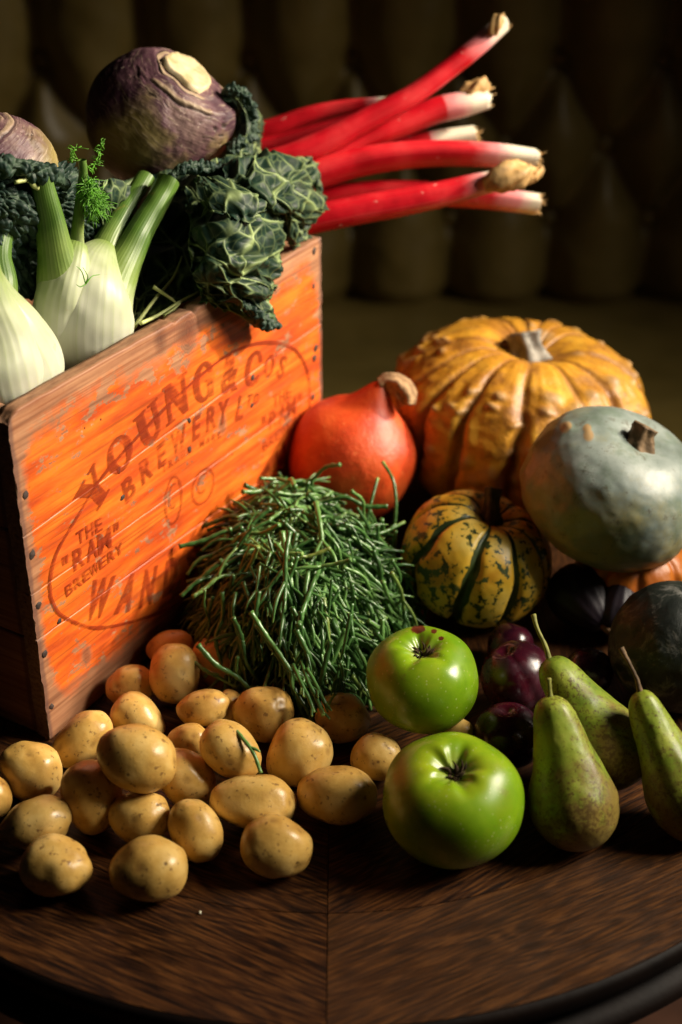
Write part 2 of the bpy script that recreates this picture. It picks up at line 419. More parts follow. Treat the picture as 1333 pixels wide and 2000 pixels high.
def m_crate(name, paint=True, dark=1.0):
    g = G(name); v = g.attr('co', True); s = g.sep(v); u, wv = s[0], s[1]
    gr = g.noise(g.scale(v, (7, 160, 30)), 1, 6, .6, .4)
    gr2 = g.noise(g.scale(v, (5, 360, 60)), 1, 4, .6)
    rnd = g.noise(v, 16, 6, .62)
    wood = g.ramp(gr, [(.3, (.16, .060, .028)), (.55, (.36, .165, .080)), (.75, (.47, .25, .13))])
    wood = g.mix(g.ma('MULTIPLY', g.st(rnd, .52, .72), .45), wood, (.17, .055, .04))
    knot = g.attr('knot')
    rings = g.ma('SINE', g.ma('MULTIPLY', g.ma('ADD', knot, g.ma('MULTIPLY', gr, .04)), 60))
    wood = g.mix(g.ma('MULTIPLY', g.st(knot, .25, .95), .75), wood, (.085, .030, .015))
    wood = g.mix(g.ma('MULTIPLY', g.ma('MULTIPLY', g.st(knot, .1, .5), g.st(rings, .2, .9)), .4), wood, (.06, .02, .012))
    base = wood; rough = .55
    if paint:
        org = g.ramp(g.noise(g.scale(v, (10, 70, 10)), 1, 5, .6), [(.36, (.42, .042, .003)), (.5, (.66, .100, .004)), (.64, (.78, .175, .010))])
        e1 = g.ma('MULTIPLY', g.st(u, -.015, .022), g.st(u, .418, .385))
        e2 = g.ma('MULTIPLY', g.st(wv, -.005, .075), g.st(wv, .288, .222))
        msk = g.ma('MULTIPLY_ADD', g.ma('MULTIPLY', e1, e2), .62, g.ma('MULTIPLY', rnd, .62))
        msk = g.ma('ADD', msk, g.ma('MULTIPLY', g.ma('SUBTRACT', gr, .5), .35))
        sc1 = g.noise(g.scale(v, (34, 50, 20)), 1, 8, .72)
        msk = g.ma('SUBTRACT', msk, g.ma('MULTIPLY', g.st(sc1, .53, .62), .50))
        msk = g.st(msk, .50, .64)
        msk = g.ma('MULTIPLY', msk, g.ma('SUBTRACT', 1.0, g.ma('MULTIPLY', g.st(knot, .15, .6), .8)))
        base = g.mix(g.ma('MULTIPLY', msk, .88), wood, org)
        base = g.mix(g.ma('MULTIPLY', g.st(g.noise(v, 10, 6, .65), .50, .70), .45), base, (.20, .045, .012))
        rough = g.ramp(msk, [(0, .62), (1, .42)])
    base = g.mix(g.ma('MULTIPLY', g.st(gr2, .54, .64), .5), base, (.17, .04, .008))
    edge = g.attr('edge')
    base = g.mix(g.ma('MULTIPLY', g.st(g.ma('ADD', edge, g.ma('MULTIPLY', rnd, .5)), .85, 1.2), .7), base, (.10, .05, .04))
    base = g.mix(g.attr('endgrain'), base, g.ramp(g.noise(g.scale(v, (60, 300, 300)), 1, 5, .7), [(.3, (.10, .05, .03)), (.7, (.42, .25, .14))]))
    holes = g.ma('MULTIPLY', g.st(g.vor(v, 70), .085, .05), g.st(g.noise(v, 14, 2), .52, .56))
    base = g.mix(g.ma('MULTIPLY', holes, .9), base, (.02, .01, .008))
    return g.out(base, rough, g.bump(g.ma('ADD', g.ma('MULTIPLY', gr, .5), gr2), .30, .0007), .4)

def m_letter():
    g = G('stencil_ink'); c = g.attr('co', True)
    base = g.ramp(g.noise(g.scale(c, (10, 120, 1)), 1, 5, .6), [(.36, (.17, .016, .003)), (.64, (.32, .034, .005))])
    wear = g.ma('ADD', g.ma('MULTIPLY', g.noise(c, 30, 6, .7), .8), g.ma('MULTIPLY', g.noise(g.scale(c, (14, 260, 1)), 1, 4, .6), .42))
    al = g.ma('MULTIPLY', g.st(wear, .77, .61), g.ma('SUBTRACT', .74, g.ma('MULTIPLY', g.attr('faint'), 1.0)))
    return g.out(base, .5, None, .4, alpha=al)

def m_table(name, dark=1.0):
    g = G(name); v0 = g.attr('co', True); r = g.rand()
    m = g.new('ShaderNodeVectorMath', operation='MULTIPLY_ADD'); g.L(r, m.inputs[0]); m.inputs[1].default_value = (3.7, 5.1, 0); g.L(v0, m.inputs[2]); v = m.outputs[0]
    broad = g.noise(g.scale(v, (3.0, 22, 1)), 1, 3, .5, .5)
    rg = g.ma('SINE', g.ma('MULTIPLY', broad, 130))
    fine = g.noise(g.scale(v, (26, 420, 1)), 1, 5, .65)
    pores = g.st(g.noise(g.scale(v, (34, 620, 1)), 1, 4, .65), .51, .60)
    base = g.ramp(g.ma('ADD', g.ma('MULTIPLY', rg, .07), fine), [(.36, (.009, .0026, .0008)), (.50, (.050, .0165, .0042)), (.66, (.125, .046, .0110))])
    base = g.mix(g.ma('MULTIPLY', pores, .75), base, (.007, .003, .002))
    base = g.mix(g.ma('MULTIPLY', g.ma('SUBTRACT', r, .5), .5, clamp=True), base, (.075, .034, .012))
    base = g.mix(g.ma('MULTIPLY', g.st(g.noise(v, 11, 4, .6), .52, .70), .35), base, (.03, .013, .007))
    sp = g.st(g.noise(v, 140, 2), .80, .83)
    base = g.mix(g.ma('MULTIPLY', sp, .5), base, (.22, .17, .13))
    h = g.ma('SUBTRACT', g.ma('ADD', fine, g.ma('MULTIPLY', g.ma('MULTIPLY', rg, .5), .3)), g.ma('MULTIPLY', pores, .8))
    return g.out(base, g.ramp(g.noise(v, 14, 4), [(.3, .40), (.7, .56)]), g.bump(h, .20, .0008), .22)

def m_leather():
    g = G('olive_leather'); c = g.obj()
    base = g.ramp(g.noise(c, 9, 4), [(.3, (.15, .106, .026)), (.7, (.24, .17, .046))])
    return g.out(base, g.ramp(g.noise(c, 20, 4), [(.3, .36), (.7, .52)]), g.bump(g.vor(c, 320), .15, .001), .5)

MAT = dict(potato=m_potato(), apple=m_apple(), pear=m_pear(), plum=m_plum(), fig=m_fig(),
    pumpkin=m_ribbed('orange_pumpkin_skin', [(.34, (.30, .115, .010)), (.52, (.52, .235, .014)), (.68, (.64, .34, .03))], (.40, .23, .09), (.22, .085, .018), rough=.5, green=(.30, .24, .035), bstr=.6),
    orange=m_ribbed('orange_squash_skin', [(.3, (.36, .085, .006)), (.7, (.50, .15, .010))], (.5, .3, .1), (.4, .1, .01)),
    carnival=m_carnival(), grey=m_grey(), kuri=m_kuri(), dark=m_dark(), swede=m_swede(), crown=m_crown(), fennel=m_fennel(),
    rhubarb=m_rhubarb(), samphire=m_samphire(), letter=m_letter(),
    crate=m_crate('painted_crate_board'), bare=m_crate('bare_crate_board', False), table=m_table('table_veneer'),
    leaf=m_leaf('savoy_leaf_underside', (.004, .015, .009), (.012, .034, .021), (.27, .35, .14)),
    leaftop=m_leaf('savoy_leaf_top', (.009, .022, .017), (.024, .048, .036), (.10, .15, .085)),
    leafdark=m_leaf('savoy_leaf_inner', (.012, .035, .012), (.035, .085, .026), (.24, .34, .10)),
    stem=m_plain('dry_squash_stem', (.24, .22, .19), .8, .5, 130, .9, .25, 160),
    corky=m_plain('corky_stem', (.34, .21, .11), .85, .45, 140, 1.0, .2, 180),
    darkstem=m_plain('dark_stem', (.06, .042, .022), .75, .5, 120, .8, .3, 200),
    greenstem=m_plain('pear_stalk', (.24, .24, .05), .6, .4, 90, .4, .4, 250),
    brownstem=m_plain('pear_stalk_brown', (.16, .10, .05), .7, .5, 120, .7, .3, 220),
    calyx=m_plain('dried_calyx', (.05, .032, .016), .85, .6, 200, .6, .2, 400),
    frond=m_plain('fennel_frond', (.085, .26, .012), .5, .35, 90, .1, .4),
    palestem=m_plain('pale_leaf_stem', (.40, .44, .16), .5, .25, 70, .2, .4),
    husk=m_plain('rhubarb_husk', (.45, .27, .10), .6, .45, 90, .8, .35, 130),
    cut=m_cutend('cut_stalk_end', (.62, .60, .44)),
    rim=m_plain('dark_table_edge', (.006, .003, .002), .6, .4, 30, .2, .15, 160),
    nail=m_plain('rusty_nail', (.035, .022, .018), .7, .5, 200, .5, .4),
    leather=m_leather(), floor=m_plain('dark_floor_boards', (.075, .030, .016), .5, .4, 12, .2, .4),
    wall=m_plain('dark_wall_paint', (.03, .022, .014), .8, .2, 8, .1, .2))

# ------------------------------------------------------------------ setting: floor, wall, bench
FZ = -0.74
def slab(x0, x1, y0, y1, z0, z1):
    V = np.array([[x, y, z] for x in (x0, x1) for y in (y0, y1) for z in (z0, z1)], float)
    F = np.array([[0, 1, 3, 2], [4, 6, 7, 5], [0, 4, 5, 1], [2, 3, 7, 6], [0, 2, 6, 4], [1, 5, 7, 3]])
    return V, [F]
tag(mk('floor', *slab(-3, 3, -1.5, 3.2, FZ - .1, FZ), MAT['floor'], smooth=False), 'dark red brown floor under the round table', kind='structure')
tag(mk('wall', *slab(-3, 3, 2.72, 2.86, FZ, 2.2), MAT['wall'], smooth=False), 'dark wall behind the bench', kind='structure')

def bench():
    YB, ZS = 2.40, -0.28
    t = thing('tufted_bench', (0, 2.2, FZ), 'olive green leather bench with a deep buttoned back, out of focus behind the table', 'bench')
    x0, x1, z0, z1 = -1.5, 1.5, ZS - .02, .62
    nx, nz = 420, 170
    X, Z = np.meshgrid(np.linspace(x0, x1, nx), np.linspace(z0, z1, nz), indexing='ij'); X = X.ravel(); Z = Z.ravel()
    SX = .175; rows = [(-.13, 0), (.005, .5), (.15, 0)]
    seg = []; btn = []
    for k in range(-10, 11):
        for zr, o in rows: btn.append((.02 + SX * (k + o), zr))
        xk = .02 + SX * k
        seg.append((xk, .15, xk, .70)); seg.append((xk, -.13, xk, -.4))
        for s in (-.5, .5):
            seg.append((xk, -.13, xk + SX * s, .005)); seg.append((xk, .15, xk + SX * s, .005))
    d = np.zeros(len(X))
    for a, b, c, e in seg:
        if not (x0 - .2 < a < x1 + .2): continue
        vx, vz = c - a, e - b; l2 = vx * vx + vz * vz
        q = np.clip(((X - a) * vx + (Z - b) * vz) / l2, 0, 1)
        d += (np.hypot(X - a - q * vx, Z - b - q * vz) + 1e-4) ** -3.5
    d = d ** (-1 / 3.5); h = .066 * (1 - np.exp(-(d / .036) ** 1.6))
    for bx, bz in btn:
        h -= .022 * np.exp(-((X - bx) ** 2 + (Z - bz) ** 2) / .022 ** 2)
    h += .003 * fbm(np.stack([X * 14, Z * 14, 0 * X], 1), 3, 5)
    h -= .03 * sstep(Z, ZS + .04, ZS - .02)
    V = np.stack([X, YB + .035 - h, Z], 1)
    mk('backrest', V, [gridfaces(nx, nz)[:, ::-1]], MAT['leather'], t)
    mk('back_panel', *slab(x0, x1, YB + .075, YB + .2, FZ + .1, z1), MAT['leather'], t, smooth=False)
    dd, th, ph, F = sphere(14, 8)
    for bx, bz in btn:
        if abs(bx) < 1.0:
            mk('button', dd * np.array([.014, .008, .014]) + np.array([bx, YB + .048, bz]), F, MAT['leather'], t)
    # seat cushion with a rounded front edge
    prof = [(YB + .06, ZS - .16), (YB + .06, ZS - .004), (2.2, ZS + .004), (2.0, ZS + .004), (1.88, ZS - .004), (1.83, ZS - .03), (1.815, ZS - .08), (1.83, ZS - .16)]
    P = catmull(np.array([(a, b, 0) for a, b in prof]), 60); xs = np.linspace(x0, x1, 40)
    V = np.array([[x, p[0], p[1]] for x in xs for p in P])
    V[:, 2] += .004 * fbm(V * 6, 2, 9)
    mk('seat_cushion', V, [gridfaces(40, 60)], MAT['leather'], t)
    mk('plinth', *slab(x0, x1, 1.9, YB + .07, FZ + .002, ZS - .15), MAT['rim'], t, smooth=False)
bench()

# ------------------------------------------------------------------ round table
TC = np.array([-.009, 1.015]); TR, TI = .4265, .333
def table():
    t = thing('round_table', (TC[0], TC[1], FZ), 'dark oak veneered round table carrying the crate and vegetables', 'table')
    def sector(r0, r1, a0, a1, ztop, thick, grain, nm):
        na, nr = 26, 8; gap = .00035
        ang = np.linspace(a0, a1, na); rad = np.linspace(r0 + gap, r1 - gap, nr)
        A, Rr = np.meshgrid(ang, rad, indexing='ij'); A = A.copy()
        A[0] += gap / np.maximum(Rr[0], .05); A[-1] -= gap / np.maximum(Rr[-1], .05)
        X = TC[0] + Rr * np.cos(A); Y = TC[1] + Rr * np.sin(A)
        top = np.stack([X.ravel(), Y.ravel(), np.full(X.size, ztop)], 1); bot = top.copy(); bot[:, 2] -= thick
        V = np.vstack([top, bot]); n = len(top)
        idx = np.arange(n).reshape(na, nr)
        loop = np.concatenate([idx[0, :], idx[1:, -1], idx[-1, -2::-1], idx[-2:0:-1, 0]])
        l2 = np.roll(loop, -1); side = np.stack([loop, loop + n, l2 + n, l2], 1)
        g = grain; dx = V[:, 0] - TC[0]; dy = V[:, 1] - TC[1]
        co = np.stack([dx * math.cos(g) + dy * math.sin(g), -dx * math.sin(g) + dy * math.cos(g), V[:, 2]], 1)
        mk(nm, V, [gridfaces(na, nr)[:, ::-1], side], MAT['table'], t, {'co': co}, smooth=False)
    for k in range(6):
        a0 = math.radians(-90 + 60 * k); a1 = a0 + math.radians(60); mid = (a0 + a1) / 2 + math.pi / 2
        sector(TI, TR, a0, a1, -.00005 * (k % 3), .012, mid + .02 * (k - 2), 'rim_board')
        sector(.012, TI, a0, a1, -.0001 - .00004 * (k % 2), .012, mid + .06, 'centre_board')
    prof = [(.001, -.0015), (TI + .05, -.0015 - .006), (TR - .004, -.0125), (TR - .02, -.0127)]
    V, F = lathe([(.0005, -.0125), (TR - .01, -.0125), (TR - .01, -.03), (.0005, -.03)], 96, TC); mk('table_core', V, F, MAT['rim'], t)
    V, F = lathe([(.0115, -.0002), (.0005, -.0002)], 40, TC)
    mk('centre_disc', V, F, MAT['rim'], t)
    pr = [(TR + .0002, -.0004), (TR + .003, -.0016), (TR + .0045, -.005), (TR + .0045, -.014), (TR + .001, -.018), (TR - .004, -.020), (TR - .004, -.026), (TR + .004, -.028),
          (TR + .010, -.032), (TR + .0115, -.038), (TR + .009, -.044), (TR - .002, -.048), (TR - .02, -.050), (TR - .06, -.050), (TR - .06, -.03)]
    V, F = lathe(pr, 180, TC); mk('edge_moulding', V, F, MAT['rim'], t)
    pd = [(.20, -.05), (.10, -.07), (.06, -.12), (.045, -.2), (.06, -.28), (.075, -.36), (.055, -.46), (.045, -.56), (.08, -.62), (.22, -.69), (.26, -.72), (.26, FZ + .001), (.001, FZ + .001)]
    V, F = lathe(catmull(np.array([(a, b, 0) for a, b in pd]), 70)[:, :2], 60, TC); mk('pedestal', V, F, MAT['rim'], t)
table()

# ------------------------------------------------------------------ wooden crate with stencilled lettering
CRATE = thing('wooden_crate', CN + CD * CL / 2 - Cn * CW / 2, 'worn wooden crate painted orange with brewery lettering, filled with vegetables', 'crate')
def board(O, Dv, Wv, Nv, Ln, w0, w1, T, mat, nm='board', slope=(0, 0), seed=0, jag=.0005, notch=False, nu=110, knots=()):
    """plank: O + Dv*u + Wv*w, outer face at 0, thickness T behind it"""
    us = np.linspace(0, Ln, nu); c = .0005
    nf = 22
    loop = [(s, 0) for s in [0, .008] + list(np.linspace(.03, .97, nf)) + [.992, 1]] + [(1, -.25), (1, -.5), (1, -.75), (1, -1)] + [(0, -1), (0, -.75), (0, -.5), (0, -.25)]
    loop = np.array(loop, float); m = len(loop)
    Ug, K = np.meshgrid(us, np.arange(m), indexing='ij'); Ug = Ug.ravel(); K = K.ravel()
    s = loop[K, 0]; t = loop[K, 1] * T
    lo = w0 + slope[0] * Ug / Ln; hi = w1 + slope[1] * Ug / Ln
    P3 = np.stack([Ug * 90, np.full_like(Ug, seed * 7.7), t * 120], 1)
    lo = lo + jag * .5 * fbm(P3, 4, seed); hi = hi + jag * .6 * fbm(P3, 4, seed + 3) - jag * .3
    if notch:
        hi = hi - .0032 * np.exp(-((Ug - .192) / .010) ** 2) * (.6 + .6 * vn(np.stack([Ug * 700, t * 0, t * 0], 1), 4)) - .004 * np.exp(-((Ug - .2155) / .0022) ** 2)
        hi = hi - .006 * sstep(Ug, .012, .0) * (1 + .5 * vn(P3 * 4, 2))
    wv = lo + (hi - lo) * s
    # rounded arrises
    fr = loop[K, 1] > -.01; e = np.minimum(s, 1 - s) < .004
    t = np.where(fr & e, -c * (1 + .6 * vn(np.stack([Ug * 150, s * 9, t], 1), seed + 5)), t)
    t = t + np.where(fr & ~e, .00022 * fbm(np.stack([Ug * 12, wv * 260, 0 * Ug], 1), 3, seed + 8), 0)
    # ragged sawn ends
    ue = Ug.copy(); rag = .0009 * fbm(np.stack([wv * 170, t * 300, 0 * t + seed], 1), 4, seed + 1)
    first = Ug < 1e-9; lastm = Ug > Ln - 1e-9
    ue = np.where(first, -.0004 + rag, ue); ue = np.where(lastm, Ln + .0004 + rag, ue)
    V = O + ue[:, None] * Dv + wv[:, None] * Wv + t[:, None] * Nv
    n = len(V)
    # end caps with their own vertices so that the end grain keeps a clean edge
    capA = V[:m]; capB = V[n - m:]
    ctrA = capA.mean(0); ctrB = capB.mean(0)
    V = np.vstack([V, capA, ctrA, capB, ctrB]); k = np.arange(m); k2 = (k + 1) % m
    F = [gridfaces(nu, m, False, True)[:, ::-1], np.concatenate([np.stack([np.full(m, n + m), n + k2, n + k], 1), np.stack([np.full(m, n + 2 * m + 1), n + m + 1 + k, n + m + 1 + k2], 1)])]
    uu = np.concatenate([ue, ue[:m], [0], ue[n - m:], [Ln]]); ww = np.concatenate([wv, wv[:m], [wv[:m].mean()], wv[n - m:], [wv[n - m:].mean()]])
    tt = np.concatenate([t, t[:m], [-T / 2], t[n - m:], [-T / 2]])
    eg = np.zeros(len(V)); eg[n:] = 1
    top = (loop[K, 0] > .999) & (loop[K, 1] < -.05); eg[:n][top] = .55
    kn = np.zeros(len(V))
    for ku, kw, kr in knots: kn += np.exp(-(((uu - ku) / kr) ** 2 + ((ww - kw) / (kr * 1.6)) ** 2))
    ed = np.exp(-np.minimum(uu, Ln - uu) / .012) * .9
    mk(nm, V, F, mat, CRATE, {'co': np.stack([uu, ww, tt], 1), 'endgrain': eg, 'knot': np.clip(kn, 0, 1), 'edge': ed})
BT = .013
seams = [(0.001, 0), (.0962, -.012), (.1362, .001), (.1864, .016), (CH, 0)]
for i in range(4):
    (a, da), (b, db) = seams[i], seams[i + 1]
    board(CN, CD, ZUP, Cn, CL, a + (.0002 if i else 0), b - .0002, BT, MAT['crate'], slope=(da, db), seed=i + 1, notch=(i == 3),
          knots=[(.205, .268, .014), (.17, .275, .008)] if i == 3 else [(.245 if i == 2 else .05, .168 if i == 2 else .05, .006)])
BO = CN - Cn * CW
for i in range(3):        # back of the crate
    board(BO + CD * CL, -CD, ZUP, -Cn, CL, .001 + i * .0945, .094 + i * .0945, BT, MAT['bare'], seed=20 + i, nu=40)
EI = CN - Cn * (BT + .0008)
for i in range(3):        # left end and right end between the long sides
    board(BO + Cn * (BT + .001) + CD * .001, Cn, ZUP, -CD, CW - 2 * BT - .003, .001 + i * .0935, .093 + i * .0935, .016, MAT['bare'], 'end_board', seed=30 + i, nu=40)
    board(EI + CD * (CL - .001), -Cn, ZUP, CD, CW - 2 * BT - .003, .001 + i * .092, .0915 + i * .092, .016, MAT['bare'], 'end_board', seed=40 + i, nu=40)
for i in range(3):
    board(EI + CD * .02 + ZUP * .008 - Cn * (.002 + .0735 * i), CD, -Cn, ZUP, CL - .04, .0, .072, .008, MAT['bare'], 'base_board', seed=50 + i, nu=30)
def nail(u, wv, r):
    d, th, ph, F = sphere(10, 5)
    V = face(u, wv, .0001) + (d[:, 0] * r)[:, None] * CD + (d[:, 1] * r * 1.1)[:, None] * ZUP + (d[:, 2] * .0007)[:, None] * Cn
    V += (.0012 * vn(V * 420, 3))[:, None] * CD + (.0008 * vn(V * 420, 4))[:, None] * ZUP
    mk('nail', V, F, MAT['nail'], CRATE)
for px, py, r in [(50, 967, .0030), (63, 1083, .0034), (75, 1183, .0030), (87, 1278, .0033), (101, 1380, .0028), (614, 490, .003), (617, 680, .0035), (614, 700, .003), (612, 775, .003), (612, 560, .0026)]:
    nail(*uwf(px, py), r)
for zx, zy, r in [(985, 280, .0028), (690, 480, .0024), (693, 613, .0026), (363, 712, .0026), (380, 838, .0024), (85, 1413, .0022), (983, 405, .002)]:
    nail(*uwf(80 + zx / 2.38, 620 + zy / 2.38), r)

# --- lettering (flat print lying on the boards)
def curve_mesh(c):
    o = bpy.data.objects.new('tmp', c); COL.objects.link(o)
    dg = bpy.context.evaluated_depsgraph_get(); me = bpy.data.meshes.new_from_object(o.evaluated_get(dg))
    V = np.array([v.co[:] for v in me.vertices]).reshape(-1, 3); F = [list(p.vertices) for p in me.polygons]
    bpy.data.objects.remove(o); bpy.data.curves.remove(c); bpy.data.meshes.remove(me)
    tri = []
    for f in F:
        for k in range(1, len(f) - 1): tri.append((f[0], f[k], f[k + 1]))
    return V[:, :2], np.array(tri, np.int32).reshape(-1, 3)
def glyph_font(ch, bold=.03, shear=0.0):
    c = bpy.data.curves.new('tmp', 'FONT'); c.body = ch; c.offset = bold; c.shear = shear; c.resolution_u = 3; c.fill_mode = 'FRONT'
    V, F = curve_mesh(c)
    lo, hi = V.min(0), V.max(0); V = (V - np.array([lo[0], 0])) / (hi[1] - min(0, lo[1]) * 0); V[:, 0] -= (V[:, 0].max()) / 2; V[:, 1] -= .5
    return V, F
def glyph_poly(loops):
    c = bpy.data.curves.new('tmp', 'CURVE'); c.dimensions = '2D'; c.fill_mode = 'FRONT' if False else 'BOTH'
    for lp in loops:
        sp = c.splines.new('POLY'); sp.points.add(len(lp) - 1); sp.use_cyclic_u = True
        for p, q in zip(sp.points, lp): p.co = (q[0], q[1], 0, 1)
    V, F = curve_mesh(c); V = V - np.array([(V[:, 0].max() + V[:, 0].min()) / 2, .5]); return V, F
def ell(cx, cy, rx, ry, a0=0, a1=360, n=36):
    return [(cx + rx * math.cos(math.radians(a)), cy + ry * math.sin(math.radians(a))) for a in np.linspace(a0, a1, n, endpoint=(a1 - a0) < 359)]
GL = {
 'Y': [[(0, 1), (.46, 1), (.46, .93), (.38, .92), (.54, .6), (.66, .92), (.57, .93), (.57, 1), (.9, 1), (.9, .93), (.8, .9), (.6, .46), (.6, .08), (.7, .07), (.7, 0), (.18, 0), (.18, .07), (.28, .08), (.28, .46), (.07, .91), (0, .93)]],
 'U': [[(0, 1), (.42, 1), (.42, .93), (.34, .92), (.34, .35), (.37, .2), (.47, .13), (.57, .2), (.6, .35), (.6, .92), (.5, .93), (.5, 1), (.85, 1), (.85, .93), (.76, .92), (.76, .35), (.70, .12), (.55, .0), (.35, .0), (.16, .1), (.08, .35), (.08, .92), (0, .93)]],
 'N': [[(0, 1), (.32, 1), (.66, .44), (.66, .92), (.56, .93), (.56, 1), (.92, 1), (.92, .93), (.82, .92), (.82, 0), (.62, 0), (.22, .66), (.22, .08), (.32, .07), (.32, 0), (0, 0), (0, .07), (.08, .08), (.08, .9), (0, .93)]],
 'O': [ell(.45, .5, .46, .52), ell(.45, .5, .2, .40)],
 'C': [ell(.45, .5, .45, .52, 38, 322) + [(.80, .34), (.66, .30)] + ell(.47, .5, .2, .40, 318, 48)[::1] + [(.66, .66), (.84, .66)]],
 'G': [ell(.45, .5, .45, .52, 38, 300) + [(.70, .02), (.86, .02), (.86, .44), (.92, .46), (.92, .52), (.5, .52), (.5, .46), (.60, .44), (.60, .22)] + ell(.47, .5, .2, .40, 300, 48)[::1] + [(.66, .66), (.84, .66)]],
}
def rev(gl):
    return gl
cache = {}
def get_glyph(ch, serif, bold, shear):
    k = (ch, serif, bold, shear)
    if k not in cache:
        cache[k] = glyph_poly(GL[ch]) if serif and ch in GL else glyph_font(ch, bold, shear)
    return cache[k]
INK = .00075
def write(items, serif=False, bold=.03, shear=0.0, faint=0.0, label=None):
    mb = MB()
    for ch, u, wv, h, wd, rot in items:
        V, F = get_glyph(ch, serif, bold, shear)
        ext = V[:, 0].max() - V[:, 0].min()
        x = V[:, 0] * (wd / ext) ; y = V[:, 1] * h; c, s = math.cos(rot), math.sin(rot)
        uu = u + x * c - y * s; ww = wv + x * s + y * c
        mb.add(CN + uu[:, None] * CD + ww[:, None] * ZUP + INK * Cn, [F], co=np.stack([uu, ww, 0 * uu], 1), faint=np.full(len(uu), faint))
    o = mb.build('lettering', MAT['letter'], CRATE, smooth=False)
    if label: o['label'] = label
def along(text, pts, h, wd, **kw):
    """letters at even steps along a curve through pts (u,w)"""
    P = catmull(np.array([(a, b, 0) for a, b in pts]), 200)[:, :2]; n = len(text); it = []
    sp = kw.pop('space', None)
    s = np.concatenate([[0], np.cumsum(np.linalg.norm(np.diff(P, axis=0), axis=1))]); s /= s[-1]
    for k, ch in enumerate(text):
        if ch == ' ': continue
        q = k / (n - 1) if n > 1 else .5
        i = min(int(np.searchsorted(s, q)), 198); d = P[i + 1] - P[i]
        narrow = {'I': .35, "'": .35, '"': .5, '.': .3, 'L': .8, 'W': 1.35, 'M': 1.2}.get(ch, 1)
        it.append((ch, P[i][0], P[i][1], h, wd * narrow, math.atan2(d[1], d[0])))
    write(it, **kw)
write([('Y', .0785, .187, .034, .034, .62), ('O', .1110, .2022, .030, .031, .38), ('U', .1490, .2105, .033, .032, .22), ('N', .1852, .2180, .035, .033, .08),
       ('G', .2222, .2176, .034, .030, -.05), ('&', .2595, .2118, .032, .026, -.2), ('C', .2930, .2010, .031, .026, -.33)], serif=True, bold=.05, faint=.12, label='arched serif lettering YOUNG & CO')
write([('O', .3180, .1942, .020, .016, -.42), ("'", .3285, .1975, .007, .003, -.45), ('S', .3380, .1850, .020, .013, -.5)], bold=.03, faint=.1, label="small raised lettering O'S")
write([('B', .1170, .1690, .0205, .0150, .32), ('R', .1392, .1755, .0205, .0150, .20), ('E', .1610, .1792, .0205, .0130, .12), ('W', .1850, .1815, .0205, .0200, .05), ('E', .2085, .1822, .0205, .0130, 0),
       ('R', .2290, .1822, .0205, .0145, -.05), ('Y', .2480, .1800, .0205, .0160, -.12), ('L', .2712, .1735, .0215, .0120, -.22), ('T', .2860, .1742, .010, .0085, -.25), ('D', .2960, .1712, .010, .0080, -.28)], bold=.035, shear=.15, faint=.15, label='slanted lettering BREWERY LTD')
along('TRADE MARK', [(.163, .1655), (.2, .1662), (.24, .1612)], .0065, .0052, bold=.02, faint=.2, label='small lettering TRADE MARK')
for du, fa in ((0, 0.0), (.268, .22)):
    along('THE', [(.0580 + du, .1565), (.0690 + du, .1562), (.0795 + du, .1555)], .0115, .0085, bold=.02, faint=fa)
    along('"RAM"', [(.0385 + du, .1410), (.0700 + du, .1395), (.0990 + du, .1385)], .0175, .0135, bold=.03, faint=fa)
    along('BREWERY', [(.0395 + du, .1195), (.0700 + du, .1212), (.1000 + du, .1222)], .0098, .0084, bold=.02, faint=fa)
along('WANDSWORTH', [(.0745, .0925), (.135, .0690), (.205, .0610), (.275, .0700), (.335, .0925)], .0315, .0215, bold=.05, shear=.25, faint=.18, label='large slanted lettering WANDSWORTH, mostly behind the samphire')
def ribbon(P, wd, faint=0.0, nm='lettering_border', closed=True, label=None):
    P = np.asarray(P, float); n = len(P); d = np.roll(P, -1, 0) - np.roll(P, 1, 0) if closed else np.gradient(P, axis=0)
    d /= np.linalg.norm(d, axis=1)[:, None]; q = np.stack([-d[:, 1], d[:, 0]], 1)
    wv = wd * (1 + .25 * vn(np.stack([np.arange(n) * .3, np.zeros(n), np.zeros(n)], 1), 6))[:, None] / 2
    A = P + q * wv; B = P - q * wv; UV = np.stack([A, B], 1).reshape(-1, 2)
    V = CN + UV[:, :1] * CD + UV[:, 1:] * ZUP + (INK + .00012) * Cn
    o = mk(nm, V, [gridfaces(n, 2, closed)], MAT['letter'], CRATE, {'co': np.column_stack([UV, 0 * UV[:, 0]]), 'faint': np.full(len(V), faint)}, smooth=False)
    if label: o['label'] = label
ov = [(.0195, .130), (.0195, .122), (.028, .1025), (.060, .0716), (.102, .0508), (.156, .0330), (.21, .028), (.27, .034), (.33, .056), (.366, .086), (.381, .118), (.3818, .1547), (.371, .1796), (.350, .2002),
      (.314, .2175), (.2755, .2266), (.2385, .2272), (.1886, .2202), (.1409, .2093), (.0889, .1934), (.0564, .1741), (.0306, .1565), (.0205, .138)]
ovp = catmull(np.array([(a, b, 0) for a, b in ov + ov[:1]]), 240)[:-1, :2]
ribbon(ovp, .0030, 0.0, label='thin oval outline round the lettering')
for cx, cy, rx, ry, rt in ((.172, .131, .011, .021, -.1), (.213, .124, .0155, .0155, .3)):
    a = np.linspace(0, 2 * math.pi, 60, endpoint=False); x = rx * np.cos(a); y = ry * np.sin(a)
    ribbon(np.stack([cx + x * math.cos(rt) - y * math.sin(rt), cy + x * math.sin(rt) + y * math.cos(rt)], 1), .0022, .25, 'emblem_outline')
    a = np.linspace(0, 4.2, 40); r = .75 - .12 * a
    ribbon(np.stack([cx + rx * r * np.cos(a + 1), cy + ry * r * np.sin(a + 1)], 1), .002, .3, 'emblem_outline', False)

